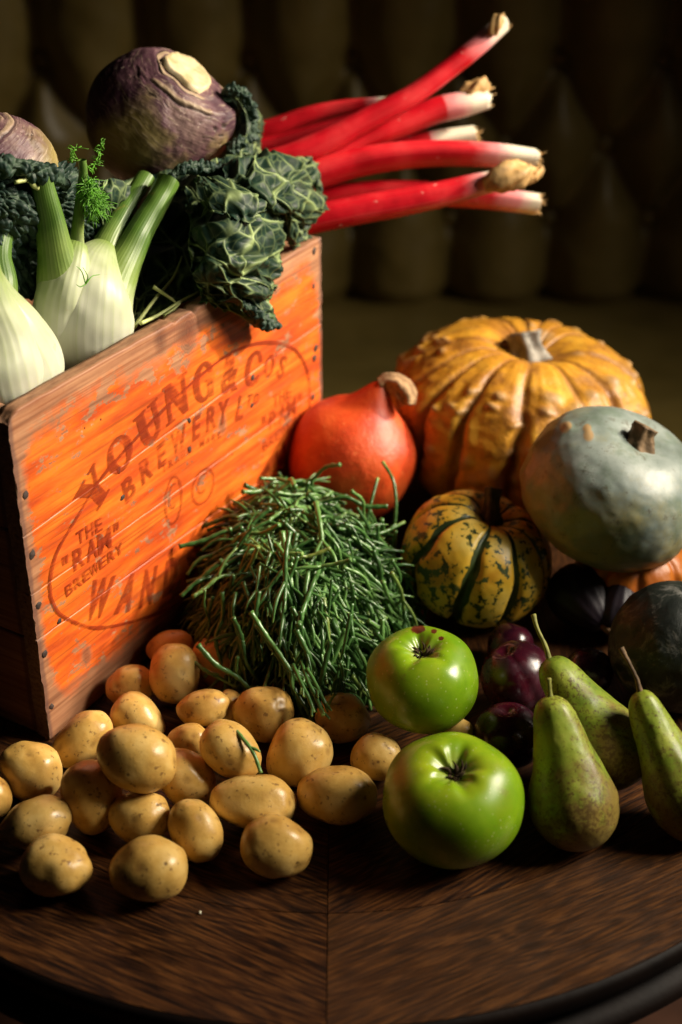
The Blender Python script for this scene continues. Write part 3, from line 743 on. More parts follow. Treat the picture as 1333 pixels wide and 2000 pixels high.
# ------------------------------------------------------------------ rounded bodies
def body(c, B, fn, nth=96, nph=64):
    d, th, ph, F = sphere(nth, nph); V, at = fn(d, th, ph); return np.asarray(c) + V @ B.T, F, at
def drop(V, c, floor=0.0):
    """slide along the line of sight until the lowest point touches the floor height"""
    r = nrm(np.asarray(c) - CAM)
    for _ in range(3): V = V + r * ((floor + .0004 - V[:, 2].min()) / r[2])
    return V

# ---- potatoes: px centre, half sizes along/across, angle, label
POT = [
 (265, 1478, 80, 64, -22, 'large smooth pale potato lying on top of the others at the crate corner'),
 (290, 1696, 77, 61, 3, 'oval potato at the very front, on bare wood, second from the left'),
 (109, 1691, 72, 57, -8, 'round potato at the front left, nearest the left table edge'),
 (541, 1655, 69, 60, -15, 'potato with a pale dent, alone at the front below the lying oval ones'),
 (496, 1567, 82, 54, -8, 'long potato with a narrowed right end, lying just behind the dented front one'),
 (383, 1620, 66, 49, -62, 'egg shaped potato standing slanted between the front oval one and the long one'),
 (272, 1598, 60, 53, -10, 'yellow potato with a small brown crack, right under the large pale one'),
 (75, 1605, 67, 48, 14, 'knobbly speckled potato with a pointed left end, at the left'),
 (60, 1503, 63, 55, -35, 'potato with a brown scuffed patch, at the left by the foot of the crate'),
 (-22, 1558, 45, 44, 0, 'potato cut off by the left edge of the picture'),
 (657, 1551, 80, 57, -3, 'long oval potato at the right end of the row, left of the large green apple'),
 (450, 1467, 68, 50, -40, 'speckled yellow potato with a samphire sprig lying across it'),
 (341, 1313, 60, 51, 80, 'upright oval potato high on the pile, against the crate side'),
 (270, 1405, 56, 46, -38, 'potato just behind the large pale one, below the upright oval one'),
 (160, 1446, 66, 46, 38, 'slanted potato leaning on the bottom corner of the crate'),
 (362, 1517, 64, 50, -40, 'slanted potato half hidden behind the large pale one'),
 (182, 1553, 72, 57, -80, 'shaded bent potato below and left of the large pale one'),
 (515, 1392, 60, 55, -5, 'round potato with a rough skin at the foot of the samphire heap'),
 (368, 1448, 46, 35, 8, 'small potato in the gap left of the speckled yellow one'),
 (253, 1340, 47, 42, 0, 'potato with a small pointed end, wedged against the crate side'),
 (585, 1474, 68, 62, 60, 'broad dull potato below the hanging samphire'),
 (668, 1402, 55, 49, -20, 'potato half in shade, left of the upper green apple'),
 (331, 1266, 46, 34, 10, 'rearmost potato peeping out at the crate foot beside the samphire'),
 (398, 1384, 50, 36, 10, 'dark potato in shade behind the upright oval one'),
 (735, 1478, 50, 46, 0, 'dark potato deep in shade behind the large green apple'),
 (425, 1292, 54, 46, -50, 'shaded orange lit potato under the left edge of the samphire'),
 (452, 1385, 30, 40, 0, 'sliver of a potato between the round rough one and the dark one'),
 (560, 1318, 55, 44, -10, 'potato almost buried under the front of the samphire heap'),
 (893, 1436, 34, 32, 0, 'small potato showing between the two green apples'),
]
def potatoes():
    n = len(POT); d = np.array([ray(p[0], p[1]) for p in POT]); rp = np.array([math.sqrt(p[2] * p[3]) for p in POT])
    dl = np.linalg.norm(d, axis=1); t = np.array([depth(onz(p[0], p[1], .022)) for p in POT])
    APP = [(np.array([.077, .744, .045]), .049), (np.array([.062, .874, .05]), .044)]
    for it in range(400):
        r = rp * t / FPX; P = CAM + d * t[:, None]
        for i in range(n):
            for j in range(i + 1, n):
                ov = (r[i] + r[j]) * .95 - np.linalg.norm(P[i] - P[j])
                if ov > 0:
                    t[i] -= ov * .12; t[j] += ov * .12
        for i in range(n):
            r_i = rp[i] * t[i] / FPX; tm = (CAM[2] - r_i * .93) / -d[i][2]
            if t[i] > tm: t[i] = tm
            P_i = CAM + d[i] * t[i]; offp = (P_i - CN) @ Cn; u = (P_i - CN) @ CD
            if u > -.01 and offp < r_i * .97: t[i] -= (r_i * .97 - offp) * .3
    return t
tpot = potatoes()
for i, (px, py, a, b, ang, lab) in enumerate(POT):
    t = tpot[i]; c = dep(px, py, t); k = t / FPX; A, Bx = a * k, b * k; Cz = (A + Bx) / 2 * .93
    d, th, ph, F = sphere(56, 38); r0 = np.random.default_rng(100 + i)
    pos = np.sign(d) * np.abs(d) ** .95
    taper = r0.uniform(-.14, .14); ln = pos[:, 2]
    L = np.stack([pos[:, 0] * Bx * (1 + taper * ln), pos[:, 1] * Cz * (1 + taper * ln), ln * A], 1)
    L[:, 0] += Bx * r0.uniform(-.10, .10) * (ln ** 2)
    nn = 1 + .075 * vn(d * 1.5 + i * 3.1, i) + .018 * fbm(d * 3 + i, 2, i + 50) * .6; eye = np.zeros(len(d))
    for q in range(6):
        e = nrm(r0.normal(size=3)); x = np.exp((d @ e - 1) * 90); nn -= .035 * x; eye = np.maximum(eye, x ** 2 * .6)
    if i in (3,):
        e = nrm([.55, .6, -.35]); nn -= .09 * np.exp((d @ e - 1) * 60)
    if i in (7, 19): L[:, 2] += A * .20 * np.exp((d[:, 2] - 1) * 9) if i == 7 else -A * .0; 
    if i == 7: L[:, 2] *= -1
    V = c + (L * nn[:, None]) @ basis(ang, r0.uniform(-12, 12)).T
    if V[:, 2].min() < .002 or t > (CAM[2] - k * rp if False else 9): pass
    mz = V[:, 2].min()
    if mz < .004: V = drop(V, c)
    o = mk('potato', V, F, MAT['potato'], None, {'eye': eye}); tag(o, lab, 'potato', 'new potatoes heaped at the foot of the crate')

# ---- apples
def apple(px, py, z, rpx, Z, spin, label, scar=None, seed=0):
    c = onz(px, py, z); Rr = rpx * depth(c) / FPX; B = basisw(Z, spin)
    d, th, ph, F = sphere(120, 90)
    rho = np.sin(ph); zz = np.cos(ph)
    lob = np.cos(5 * th + seed); top = sstep(zz, -.2, .9)
    rad = Rr * (np.abs(rho) ** .88) * (1 + .025 * lob * top + .018 * vn(d * 1.7 + seed, seed) + .02 * np.cos(2 * th + seed))
    h = Rr * .86 * np.sign(zz) * np.abs(zz) ** .92 * (1 + .02 * np.cos(3 * th + 1))
    # shoulders bulge, then a deep calyx basin
    q = rad / Rr
    wr = 1 + .22 * np.cos(5 * th + seed) + .10 * np.cos(11 * th + 2)
    basin = np.exp(-(q / (.30 * (1 + .12 * np.cos(5 * th + seed)))) ** 2)
    h = np.where(zz > 0, h - Rr * .30 * basin + Rr * .012 * basin * (1 - basin) * 4 * np.cos(10 * th + seed), h + Rr * .25 * np.exp(-(q / .25) ** 2))
    L = np.stack([rad * np.cos(th), rad * np.sin(th), h], 1)
    cav = np.where(zz > 0, sstep(basin, .25, .8), 0)
    sca = np.zeros(len(L))
    V = c + L @ B.T
    if scar:
        for sx, sy, sr in scar:
            s0 = np.stack([((V - CAM) @ R_), ((V - CAM) @ U_), ((V - CAM) @ F_)], 1); X = 666.5 + FPX * s0[:, 0] / s0[:, 2]; Y = 1000 - FPX * s0[:, 1] / s0[:, 2]
            sca = np.maximum(sca, np.exp(-((X - sx) ** 2 + ((Y - sy) * 1.3) ** 2) / sr ** 2) * (zz > -.1) * .75)
    V2 = drop(V, c) if z < .055 else V; sh = V2.mean(0) - V.mean(0)
    o = thing('apple', V2[V2[:, 2].argmin()], label, 'apple', 'green cooking apples'); mk('body', V2, F, MAT['apple'], o, {'cav': cav, 'scar': sca})
    mb = MB(); r0 = np.random.default_rng(seed + 5)
    hc = Rr * .86 - Rr * .30
    for k in range(20):
        a = r0.uniform(0, 6.28); rr = Rr * r0.uniform(.01, .11); ln = Rr * r0.uniform(.10, .24)
        p0 = np.array([rr * math.cos(a), rr * math.sin(a), hc - .001]); p1 = p0 + np.array([math.cos(a) * ln * .3, math.sin(a) * ln * .3, ln * .5]); p2 = p1 + np.array([math.cos(a + 1) * ln * .35, math.sin(a + 1) * ln * .35, ln * .25])
        Vt, Ft, tt, aa = tube([p0, p1, p2], [Rr * .028, Rr * .022, Rr * .004], 7, 6, ref=(1, .1, .1)); mb.add(c + sh + Vt @ B.T, Ft)
    mb.build('calyx', MAT['calyx'], o)
    return V2
apple(885, 1562, .045, 136, ZUP + .26 * T_ - .03 * R_, .3, 'large green cooking apple at the front, below the other apple', seed=1)
apple(825, 1327, .062, 109, ZUP + .10 * T_ - .05 * R_, 1.2, 'green cooking apple with a dark red scar on its shoulder, behind the larger apple', scar=[(817, 1228, 17), (848, 1233, 8), (862, 1247, 7)], seed=4)

# ---- pears
PP = np.array([(0, 0), (.006, .22), (.03, .46), (.08, .70), (.16, .90), (.25, .99), (.33, 1.0), (.43, .92), (.54, .78), (.66, .65), (.78, .545), (.88, .46), (.95, .35), (.985, .20), (1, 0)])
def pear(bx, by, tx, ty, rpx, z, tilt, stalk, label, seed, brown=False):
    """bx,by bottom end and tx,ty stalk end as seen"""
    cx, cy = bx + (tx - bx) * .38, by + (ty - by) * .38; c = onz(cx, cy, z); k = depth(c) / FPX
    Ln = math.hypot(tx - bx, ty - by) * k / math.cos(math.radians(tilt)); Rr = rpx * k
    ang = math.degrees(math.atan2(by - ty, tx - bx)); B = basis(ang, tilt)
    nv, nt = 90, 84; s = np.linspace(0, 1, nv); prof = catmull(np.column_stack([PP, 0 * PP[:, 0]]), nv)
    v = np.clip(prof[:, 0], 0, 1); r = np.clip(prof[:, 1], 0, None); r[0] = r[-1] = .001
    th = np.linspace(0, 2 * math.pi, nt, endpoint=False)
    VV, TT = np.meshgrid(v, th, indexing='ij'); RR = np.repeat(r, nt).reshape(nv, nt)
    d = np.stack([np.cos(TT), np.sin(TT), VV * 3], -1).reshape(-1, 3)
    rr = RR.ravel() * Rr * (1 + .05 * vn(d * 1.1 + seed, seed) + .02 * fbm(d * 3 + seed, 3, seed + 9))
    bend = Rr * .22 * np.sin(VV.ravel() * 2.4 + seed) * .5
    L = np.stack([rr * np.cos(TT.ravel()) + bend, rr * np.sin(TT.ravel()), (VV.ravel() - .38) * Ln + Rr * .10 * np.exp(-((rr / Rr) / .25) ** 2) * (VV.ravel() < .1)], 1)
    V = c + L @ B.T; V2 = drop(V, c) if V[:, 2].min() < .004 else V; sh = V2.mean(0) - V.mean(0)
    o = thing('pear', V2[V2[:, 2].argmin()], label, 'pear', 'green pears with russet skin'); mk('body', V2, [gridfaces(nv, nt, False, True)], MAT['pear'], o, {'v': VV.ravel()})
    tip = V2[-nt:].mean(0); t0 = depth(tip)
    P = [tip - B[:, 2] * .004] + [dep(x, y, t0 + dz) for x, y, dz in stalk]
    rad = [.0026, .0016] + [.0015] * (len(P) - 3) + [.0021]
    Vt, Ft, tt, aa = tube(P, rad, 20, 8); Vt += (.0003 * vn(Vt * 500, 2))[:, None] * R_
    mk('stalk', Vt, Ft, MAT['brownstem' if brown else 'greenstem'], o)
pear(1130, 1662, 1074, 1358, 85, .036, 4, [(1074, 1345, -.001), (1072, 1325, -.002)], 'upright green pear with a brown russet base, at the front', 1)
pear(1230, 1535, 1078, 1283, 84, .05, -4, [(1066, 1262, .0), (1050, 1228, .003), (1042, 1200, .006)], 'green pear leaning left behind the front pear, with a long stalk', 2)
pear(1378, 1642, 1252, 1345, 73, .042, 2, [(1244, 1326, 0), (1229, 1295, .002), (1213, 1265, .004)], 'green pear with a dry brown stalk at the right edge of the picture', 3, True)

# ---- plums and figs
def plum(px, py, z, rpx, Z, spin, label, seed, ratio=1.0):
    c = onz(px, py, z); Rr = rpx * depth(c) / FPX; B = basisw(Z, spin); d, th, ph, F = sphere(72, 48)
    g = np.exp(-(np.minimum(th, 2 * math.pi - th) / .14) ** 2) * np.sin(ph)
    r = Rr * (1 - .055 * g + .02 * vn(d * 2 + seed, seed)); L = d * r[:, None]; L[:, 2] *= ratio
    L[:, 2] -= Rr * .2 * np.exp(-(np.sin(ph) / .22) ** 2) * (d[:, 2] > 0)
    V = c + L @ B.T
    if V[:, 2].min() < .004: V = drop(V, c)
    tag(mk('plum', V, F, MAT['plum'], None), label, 'plum', 'dark red plums')
plum(1010, 1322, .034, 71, nrm(R_ * -.35 + U_ * .75 + T_ * .35), -1.25, 'larger dark red plum with a crease, behind the leaning pear', 3)
plum(992, 1437, .028, 70, nrm(R_ * -.1 + U_ * .95 + T_ * .45), 2.4, 'dark plum with a dimple, right of the front apple and left of the pear', 5, .92)
plum(998, 1262, .022, 46, nrm(U_ + .3 * R_), 1.0, 'plum in deep shade below the striped squash', 7)
plum(1150, 1312, .028, 48, nrm(U_), 2.0, 'dark bluish plum showing behind the neck of the leaning pear', 9)
def fig(px, py, z, rpx, Z, label, seed):
    c = onz(px, py, z); Rr = rpx * depth(c) / FPX; B = basisw(Z, seed); d, th, ph, F = sphere(64, 44)
    r = Rr * (1 + .55 * np.exp((d[:, 2] - 1) * 5) + .02 * np.cos(14 * th) * np.sin(ph) + .03 * vn(d * 2, seed)); L = d * r[:, None]
    V = c + L @ B.T
    if V[:, 2].min() < .004: V2 = drop(V, c)
    else: V2 = V
    sh = V2.mean(0) - V.mean(0)
    o = thing('fig', V2[V2[:, 2].argmin()], label, 'fig', 'dark figs'); mk('body', V2, F, MAT['fig'], o)
    p = c + sh + B[:, 2] * Rr * 1.5
    Vt, Ft, tt, aa = tube([p - B[:, 2] * .003, p + B[:, 2] * .006, p + B[:, 2] * .013 + R_ * .003], [.0042, .0032, .0040], 12, 10); mk('stalk', Vt, Ft, MAT['corky'], o)
fig(1128, 1160, .032, 60, nrm(R_ * .55 - U_ * .75 + T_ * .75), 'black purple fig with a pale stalk, in shade right of the striped squash', 1)
fig(1205, 1200, .026, 46, nrm(U_ + .2 * R_), 'dark fig in shade under the grey squash', 2)

# ---- squashes
def squash(name, px, py, z, rpx, Z, ratio, ribs, depth_r, mat, label, stemspec, spin=0, dimple=.22, warts=0, seed=0, irregular=.3, rest=True, neck=0, nth=260, nph=150, scabs=(), bot=None, lump=0.02):
    c = onz(px, py, z); Rr = rpx * depth(c) / FPX; B = basisw(Z, spin); d, th, ph, F = sphere(nth, nph); r0 = np.random.default_rng(seed)
    rho, zz = np.sin(ph), np.cos(ph)
    tw = th + irregular * .5 * np.sin(2 * th + seed) + irregular * .3 * np.sin(3 * th + 2 * seed) + .05 * vn(d * 3, seed)
    rb = np.cos(ribs * tw) if ribs else np.ones(len(th)) * .5
    ribp = 1 - np.abs(np.sin(ribs * tw / 2)) ** .7 if ribs else np.zeros(len(th))        # 1 in the groove
    ribp = np.exp(-(np.sin(ribs * tw / 2) / .33) ** 2) if ribs else ribp
    env = sstep(rho, .05, .55)
    r = np.ones(len(th)) - depth_r * ribp * env + lump * fbm(d * 2.2 + seed, 3, seed)
    rad = Rr * rho ** .92 * r; q = rho
    h = Rr * ratio * np.sign(zz) * np.abs(zz) ** .88 * (1 - .35 * depth_r * ribp * (1 - q))
    h = np.where(zz > 0, h - Rr * dimple * np.exp(-(q / .27) ** 2), h + Rr * .12 * np.exp(-(q / .3) ** 2))
    if bot: h = np.where(zz < 0, h * bot, h)
    if neck:
        h = h + Rr * neck * (np.exp(-(q / .25) ** 2) + .20 * np.exp(-(q / .5) ** 2))
    wart = np.zeros(len(th)); n3 = d.copy()
    for k in range(warts):
        e = nrm(np.array([r0.normal(), r0.normal(), r0.uniform(-.6, 1.1)])); w0 = r0.uniform(250, 1400); x = np.exp((d @ e - 1) * w0); wart = np.maximum(wart, x)
    L = np.stack([rad * np.cos(th), rad * np.sin(th), h], 1)
    L = L * (1 + .036 * wart + (.006 * (fbm(d * 9, 4, seed + 3) + 1.1 * fbm(np.stack([np.cos(th) * 13, np.sin(th) * 13, ph * 2.2], 1), 3, seed + 30)) if warts else .002 * fbm(d * 7, 3, seed)))[:, None]
    V = c + L @ B.T
    X = (V - CAM); sx = 666.5 + FPX * (X @ R_) / (X @ F_); sy = 1000 - FPX * (X @ U_) / (X @ F_)
    fr = (V - c) @ T_ > 0
    for ax, ay, ar in scabs:
        x = np.exp(-(((sx - ax) / ar) ** 2 + ((sy - ay) / (ar * 1.1)) ** 2)) * fr; wart = np.maximum(wart, x); V = V + (x * .0013)[:, None] * nrm(U_ * .7 + T_ * .6)
    V2 = drop(V, c) if rest else V; sh = V2.mean(0) - V.mean(0); c = c + sh
    o = thing(name, V2[V2[:, 2].argmin()], label, 'squash')
    mk('body', V2, F, mat, o, {'rib': -ribp * 2 + 1 if ribs else np.ones(len(V)), 'wart': wart, 'v': h / Rr})
    htop = Rr * (ratio - dimple + (neck * 1.2 if neck else 0))
    base = c + B[:, 2] * (htop - .004)
    P = [base]; k = depth(c) / FPX
    for dx, dy, dt in stemspec['path']: P.append(base + R_ * dx * k + U_ * dy * k + T_ * dt * k)
    nr = stemspec.get('ridges', 5)
    Vt, Ft, tt, aa = tube(P, np.array(stemspec['rad']) * k, 34, 40, sec=lambda a, t: 1 + stemspec.get('rd', .14) * np.cos(nr * a + 2 * t))
    Vt = Vt + (.0012 * fbm(Vt * 130, 4, seed))[:, None] * R_ + (.001 * fbm(Vt * 150, 3, seed + 1))[:, None] * U_
    mk('stem', Vt, Ft, stemspec['mat'], o)
    return V2
squash('orange_pumpkin', 1012, 815, .086, 262, ZUP + .10 * R_ - .02 * T_, .66, 13, .085, MAT['pumpkin'], 'large ribbed orange pumpkin with warty skin, at the back right of the table',
       dict(path=[(-3, 20, 4), (-7, 40, 8), (-9, 52, 10)], rad=[44, 33, 31, 33], mat=MAT['stem'], ridges=6), spin=.35, warts=130, seed=11, irregular=.55, dimple=.17, lump=.04)
squash('striped_squash', 931, 1090, .055, 148, ZUP + .28 * R_ + .06 * T_, .80, 9, .13, MAT['carnival'], 'small yellow and dark green striped squash with a dark stem, behind the apples',
       dict(path=[(2, 25, 3), (5, 55, 6), (8, 72, 8)], rad=[26, 17, 14, 16], mat=MAT['darkstem'], ridges=5), spin=.9, seed=3, irregular=.12, dimple=.20, lump=.012)
squash('grey_squash', 1196, 954, .118, 178, ZUP + .40 * R_ + .22 * T_, .77, 0, 0, MAT['grey'], 'pale grey green smooth squash with a knobbly brown stem, in front of the pumpkin',
       dict(path=[(3, 14, 6), (7, 28, 11), (13, 40, 14)], rad=[36, 27, 22, 23], mat=MAT['brownstem'], ridges=7, rd=.10), seed=5, dimple=.12, rest=False, lump=.03, scabs=[(1103, 836, 11), (1110, 833, 8), (1150, 852, 11), (1147, 838, 9)])
squash('red_squash', 690, 888, .088, 124, ZUP + .34 * R_ - .05 * T_, .86, 0, 0, MAT['kuri'], 'bright red orange onion squash with a pointed neck and curled corky stem, beside the crate',
       dict(path=[(14, 6, 2), (34, 0, 4), (48, -18, 4), (50, -38, 4)], rad=[15, 16, 20, 20, 15], mat=MAT['corky'], ridges=5), seed=8, dimple=0, neck=.38, rest=False, bot=1.28, lump=.012)
squash('dark_squash', 1318, 1262, .052, 128, ZUP + .5 * R_, .95, 0, 0, MAT['dark'], 'blackish green squash with rough netted skin at the right edge, behind the pears',
       dict(path=[(4, 12, 2), (8, 24, 3), (10, 30, 3)], rad=[16, 12, 11, 12], mat=MAT['darkstem']), seed=9, dimple=.12, lump=.025)
squash('orange_squash', 1235, 1120, .045, 112, ZUP, .80, 8, .08, MAT['orange'], 'orange squash mostly hidden under the grey squash',
       dict(path=[(2, 12, 2), (4, 20, 3), (5, 24, 3)], rad=[14, 11, 10, 10], mat=MAT['stem']), seed=10, dimple=.3)

# ------------------------------------------------------------------ swedes
def swede(px, py, off, rpx, cn, bulge, amp, label, seed, flat=.88):
    c = onface(px, py, off); Rr = rpx * depth(c) / FPX; d, th, ph, F = sphere(300, 200)
    n = nrm(R_ * cn[0] + U_ * cn[1] + T_ * cn[2]); B = basisw(n, .4); dw = d @ B.T       # local z = crown axis
    b = nrm(R_ * bulge[0] + U_ * bulge[1] + T_ * bulge[2])
    ca = np.arccos(np.clip(d[:, 2], -1, 1))
    wob = .05 * fbm(np.stack([np.cos(th) * 1.6, np.sin(th) * 1.6, 0 * th], 1), 3, seed) + .03 * vn(d * 6, seed)
    caw = ca + wob
    r = 1 + amp * np.exp((dw @ b - 1) * 5) + .03 * vn(dw * 1.6, seed) + .012 * fbm(dw * 5, 4, seed)
    ring = np.zeros(len(d)); crack = np.zeros(len(d))
    for a0, wd, st in ((.46, .045, 1), (.56, .04, .9), (.70, .05, .8)):
        part = sstep(vn(np.stack([np.cos(th) * 1.3, np.sin(th) * 1.3, 0 * th + a0 * 9], 1), seed + int(a0 * 100)), -.55 if a0 < .6 else -.1, .25)
        rg = np.exp(-((caw - a0) / wd) ** 2) * part * st; ck = np.exp(-((caw - a0 - wd * 1.1) / (wd * .35)) ** 2) * part
        ring = np.maximum(ring, rg); crack = np.maximum(crack, ck * st); r = r + .022 * rg - .02 * ck * st
    # short bark-like cracks on the shoulder
    f = fbm(np.stack([caw * 34, th * 6, 0 * th], 1), 3, seed + 4); m = np.exp(-((ca - .95) / .22) ** 2)
    cr2 = sstep(f, .45, .75) * m * sstep(vn(d * 2.5, seed + 6), 0, .4); crack = np.maximum(crack, cr2); r = r - .012 * cr2
    L = dw * (Rr * r)[:, None]
    ax = L @ n; lim = Rr * flat; over = np.maximum(ax - lim * (1 + .02 * vn(d * 8, seed)), 0); L = L - np.outer(over * .85, n)
    V = c + L
    cv = np.stack([caw * 26, th * 2.2, d[:, 0]], 1)
    o = thing('swede', V[V[:, 2].argmin()], label, 'swede', 'swedes on top of the crate')
    mk('body', V, F, MAT['swede'], o, {'crown': np.clip(1.3 - ca, -1, 1.3), 'ring': ring, 'crack': np.clip(crack, 0, 1), 'cv': cv})
    cd = np.cos(np.linspace(0, 2 * math.pi, 60, endpoint=False)); sd = np.sin(np.linspace(0, 2 * math.pi, 60, endpoint=False))
    er = Rr * .40; rows = []
    for q in (1.02, .97, .85, .6, .35, .15):
        w_ = 1 + .12 * np.array([vn(np.array([[a * 1.4, b_ * 1.4, seed]]), 3)[0] for a, b_ in zip(cd, sd)])
        hh = lim + Rr * (.10 if q < 1 else .02) - Rr * .06 * (1 - q) * (q < .9) + Rr * .02 * (q < .5)
        rows.append(np.stack([er * q * w_ * cd, er * q * w_ * sd, np.full(60, hh)], 1))
    Vc = np.vstack(rows + [np.array([[0, 0, lim + Rr * .06]])]); Vc[:, 2] += Rr * .02 * fbm(Vc * 120, 3, seed)
    kk = np.arange(60); Fc = [gridfaces(6, 60, False, True), np.stack([np.full(60, 360), 300 + (kk + 1) % 60, 300 + kk], 1)]
    mk('crown_scar', c + Vc @ B.T, Fc, MAT['crown'], o)
swede(300, 235, -.13, 132, (.60, .60, .53), (1, .02, .25), .24, 'large purple swede with a pale cut crown, on top of the crate', 2)
swede(-8, 350, -.13, 126, (-.26, .60, .62), (-1, 0, 0), .1, 'smaller purple swede at the left edge, behind the kale', 6)

# ------------------------------------------------------------------ fennel
def fstalk(pts, sq=(1, 1), par=None, tmap=(0, 1), ribs=29, name='stalk', cut=True, rd=.0035, nseg=70, nring=84, label=None):
    P = np.array([onface(a, b, o) for a, b, o, r in pts]); k = np.array([depth(p) / FPX for p in P]); rad = np.array([p[3] for p in pts]) * k
    lines = lambda a: (.5 + .5 * np.cos(ribs * a + 2 * np.sin(a * 3)))
    V, F, t, a = tube(P, rad, nseg, nring, sec=lambda a, t: 1 + rd * np.cos(ribs * a + 2 * np.sin(3 * a)) + .02 * np.cos(3 * a + 4 * t), sq=sq, cap=False)
    V = V + (.0012 * vn(V * 70, 3))[:, None] * T_
    o = mk(name, V, F, MAT['fennel'], par, {'t': tmap[0] + (tmap[1] - tmap[0]) * t, 'lines': lines(a) ** 2})
    for e, base in ((0, 0), (1, (nseg - 1) * nring)):
        if not (cut and e): continue
        ring = V[base:base + nring]; ctr = ring.mean(0); dirn = nrm(P[-1] - P[-2]); rr = [ring]
        for q in (.9, .6, .3): rr.append(ctr + (ring - ctr) * q + dirn * (.0012 if q > .7 else -.0004) + (.0008 * vn(ring * 400, 5))[:, None] * dirn)
        VV = np.vstack(rr + [ctr[None]]); kk = np.arange(nring)
        mk('cut_end', VV, [gridfaces(4, nring, False, True)[:, ::-1], np.stack([np.full(nring, 4 * nring), 3 * nring + kk, 3 * nring + (kk + 1) % nring], 1)], MAT['cut'], o)
    return o
def ffrond(par, pts, n, ln, spread, seed, droop=.2):
    """feathery leaf: a rachis with hair thin leaflets"""
    r0 = np.random.default_rng(seed); mb = MB(); P = np.array([onface(a, b, o) for a, b, o in pts]); C = catmull(P, n)
    V, F, t, a = tube(P, np.linspace(.0007, .0003, len(P)), 18, 5); mb.add(V, F)
    for i in range(n):
        for s in range(3):
            d1 = nrm(r0.normal(size=3) + .5 * nrm(P[-1] - P[0])); l = ln * r0.uniform(.4, 1); p = C[i]
            m_ = p + d1 * l * .5 + r0.normal(size=3) * l * .1; e = p + d1 * l + r0.normal(size=3) * l * spread - ZUP * l * droop
            V, F, t, a = tube([p, m_, e], [.00042, .00036, .00018], 6, 4); mb.add(V, F)
            if r0.random() < .6:
                e2 = m_ + nrm(r0.normal(size=3) + d1) * l * .45; V, F, t, a = tube([m_, e2], [.0003, .00016], 4, 4); mb.add(V, F)
    return mb.build('frond', MAT['frond'], par, stuff=True)
F1 = thing('fennel_bulb', onface(175, 690, -.055), 'pale green fennel bulb with several cut stalks and feathery tips, on the crate rim', 'fennel', 'fennel bulbs in the crate')
# layered sheaths: base to tip
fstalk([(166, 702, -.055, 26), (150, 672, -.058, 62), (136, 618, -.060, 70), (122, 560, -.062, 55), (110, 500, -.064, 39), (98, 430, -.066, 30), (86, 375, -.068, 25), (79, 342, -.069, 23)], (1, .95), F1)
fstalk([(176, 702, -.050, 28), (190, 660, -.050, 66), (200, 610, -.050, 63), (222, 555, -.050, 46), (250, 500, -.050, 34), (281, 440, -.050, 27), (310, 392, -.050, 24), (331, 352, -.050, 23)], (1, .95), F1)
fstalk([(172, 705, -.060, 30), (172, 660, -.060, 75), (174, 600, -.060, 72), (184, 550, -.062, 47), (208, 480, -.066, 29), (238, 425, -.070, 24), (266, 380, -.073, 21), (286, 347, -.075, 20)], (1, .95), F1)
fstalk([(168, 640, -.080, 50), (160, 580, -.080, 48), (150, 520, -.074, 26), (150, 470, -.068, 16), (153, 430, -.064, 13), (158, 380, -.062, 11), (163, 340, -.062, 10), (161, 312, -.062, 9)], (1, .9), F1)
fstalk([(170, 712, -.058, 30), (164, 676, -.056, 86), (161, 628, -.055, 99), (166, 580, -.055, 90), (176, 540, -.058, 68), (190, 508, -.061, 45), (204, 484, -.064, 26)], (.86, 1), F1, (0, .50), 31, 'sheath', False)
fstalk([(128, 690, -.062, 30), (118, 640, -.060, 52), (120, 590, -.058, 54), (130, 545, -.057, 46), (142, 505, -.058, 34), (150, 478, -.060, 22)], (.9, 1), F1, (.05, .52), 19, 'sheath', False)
ffrond(F1, [(170, 352, -.060), (180, 370, -.056), (190, 388, -.054), (202, 402, -.054)], 80, .0105, .3, 1)
ffrond(F1, [(166, 360, -.058), (172, 382, -.055), (180, 400, -.053), (180, 414, -.054)], 80, .010, .3, 2)
ffrond(F1, [(178, 335, -.080), (188, 315, -.080), (196, 295, -.080), (198, 278, -.080)], 14, .006, .3, 3)
ffrond(F1, [(140, 320, -.09), (138, 305, -.09), (146, 290, -.09)], 8, .008, .4, 4)
mbs = MB()
for q in ([(168, 555, -.0235), (160, 530, -.0235), (150, 520, -.025)], [(168, 555, -.0235), (180, 540, -.0225), (196, 536, -.024)], [(168, 555, -.0235), (172, 540, -.022), (162, 522, -.024)], [(168, 555, -.0235), (158, 560, -.0225), (150, 556, -.023)]):
    V, F, t, a = tube([onface(*p) for p in q], [.0005, .0004, .0002], 10, 5); mbs.add(V, F)
mbs.build('frond', MAT['frond'], F1, stuff=True)
for pts in ([(84, 372, -.068), (66, 362, -.066), (56, 352, -.066), (30, 356, -.066)], [(70, 358, -.07), (60, 345, -.07), (55, 335, -.07)]):
    V, F, t, a = tube([onface(*p) for p in pts], np.linspace(.0024, .0014, len(pts)), 16, 8); mk('side_shoot', V, F, MAT['palestem'], F1)
F2 = thing('fennel_bulb', onface(20, 780, -.045), 'white fennel bulb cut off by the left edge of the picture, on the crate rim', 'fennel', 'fennel bulbs in the crate')
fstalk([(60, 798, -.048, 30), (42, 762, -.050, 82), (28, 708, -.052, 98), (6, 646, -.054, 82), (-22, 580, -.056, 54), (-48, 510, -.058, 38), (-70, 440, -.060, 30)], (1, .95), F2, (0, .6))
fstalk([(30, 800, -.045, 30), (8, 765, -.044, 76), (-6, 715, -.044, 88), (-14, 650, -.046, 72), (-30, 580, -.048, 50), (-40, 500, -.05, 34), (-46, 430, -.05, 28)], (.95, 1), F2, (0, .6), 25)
fstalk([(-10, 640, -.075, 40), (0, 560, -.08, 34), (-6, 500, -.085, 28), (4, 450, -.09, 26), (14, 408, -.094, 24)], (1, 1), F2, (.5, 1.0))

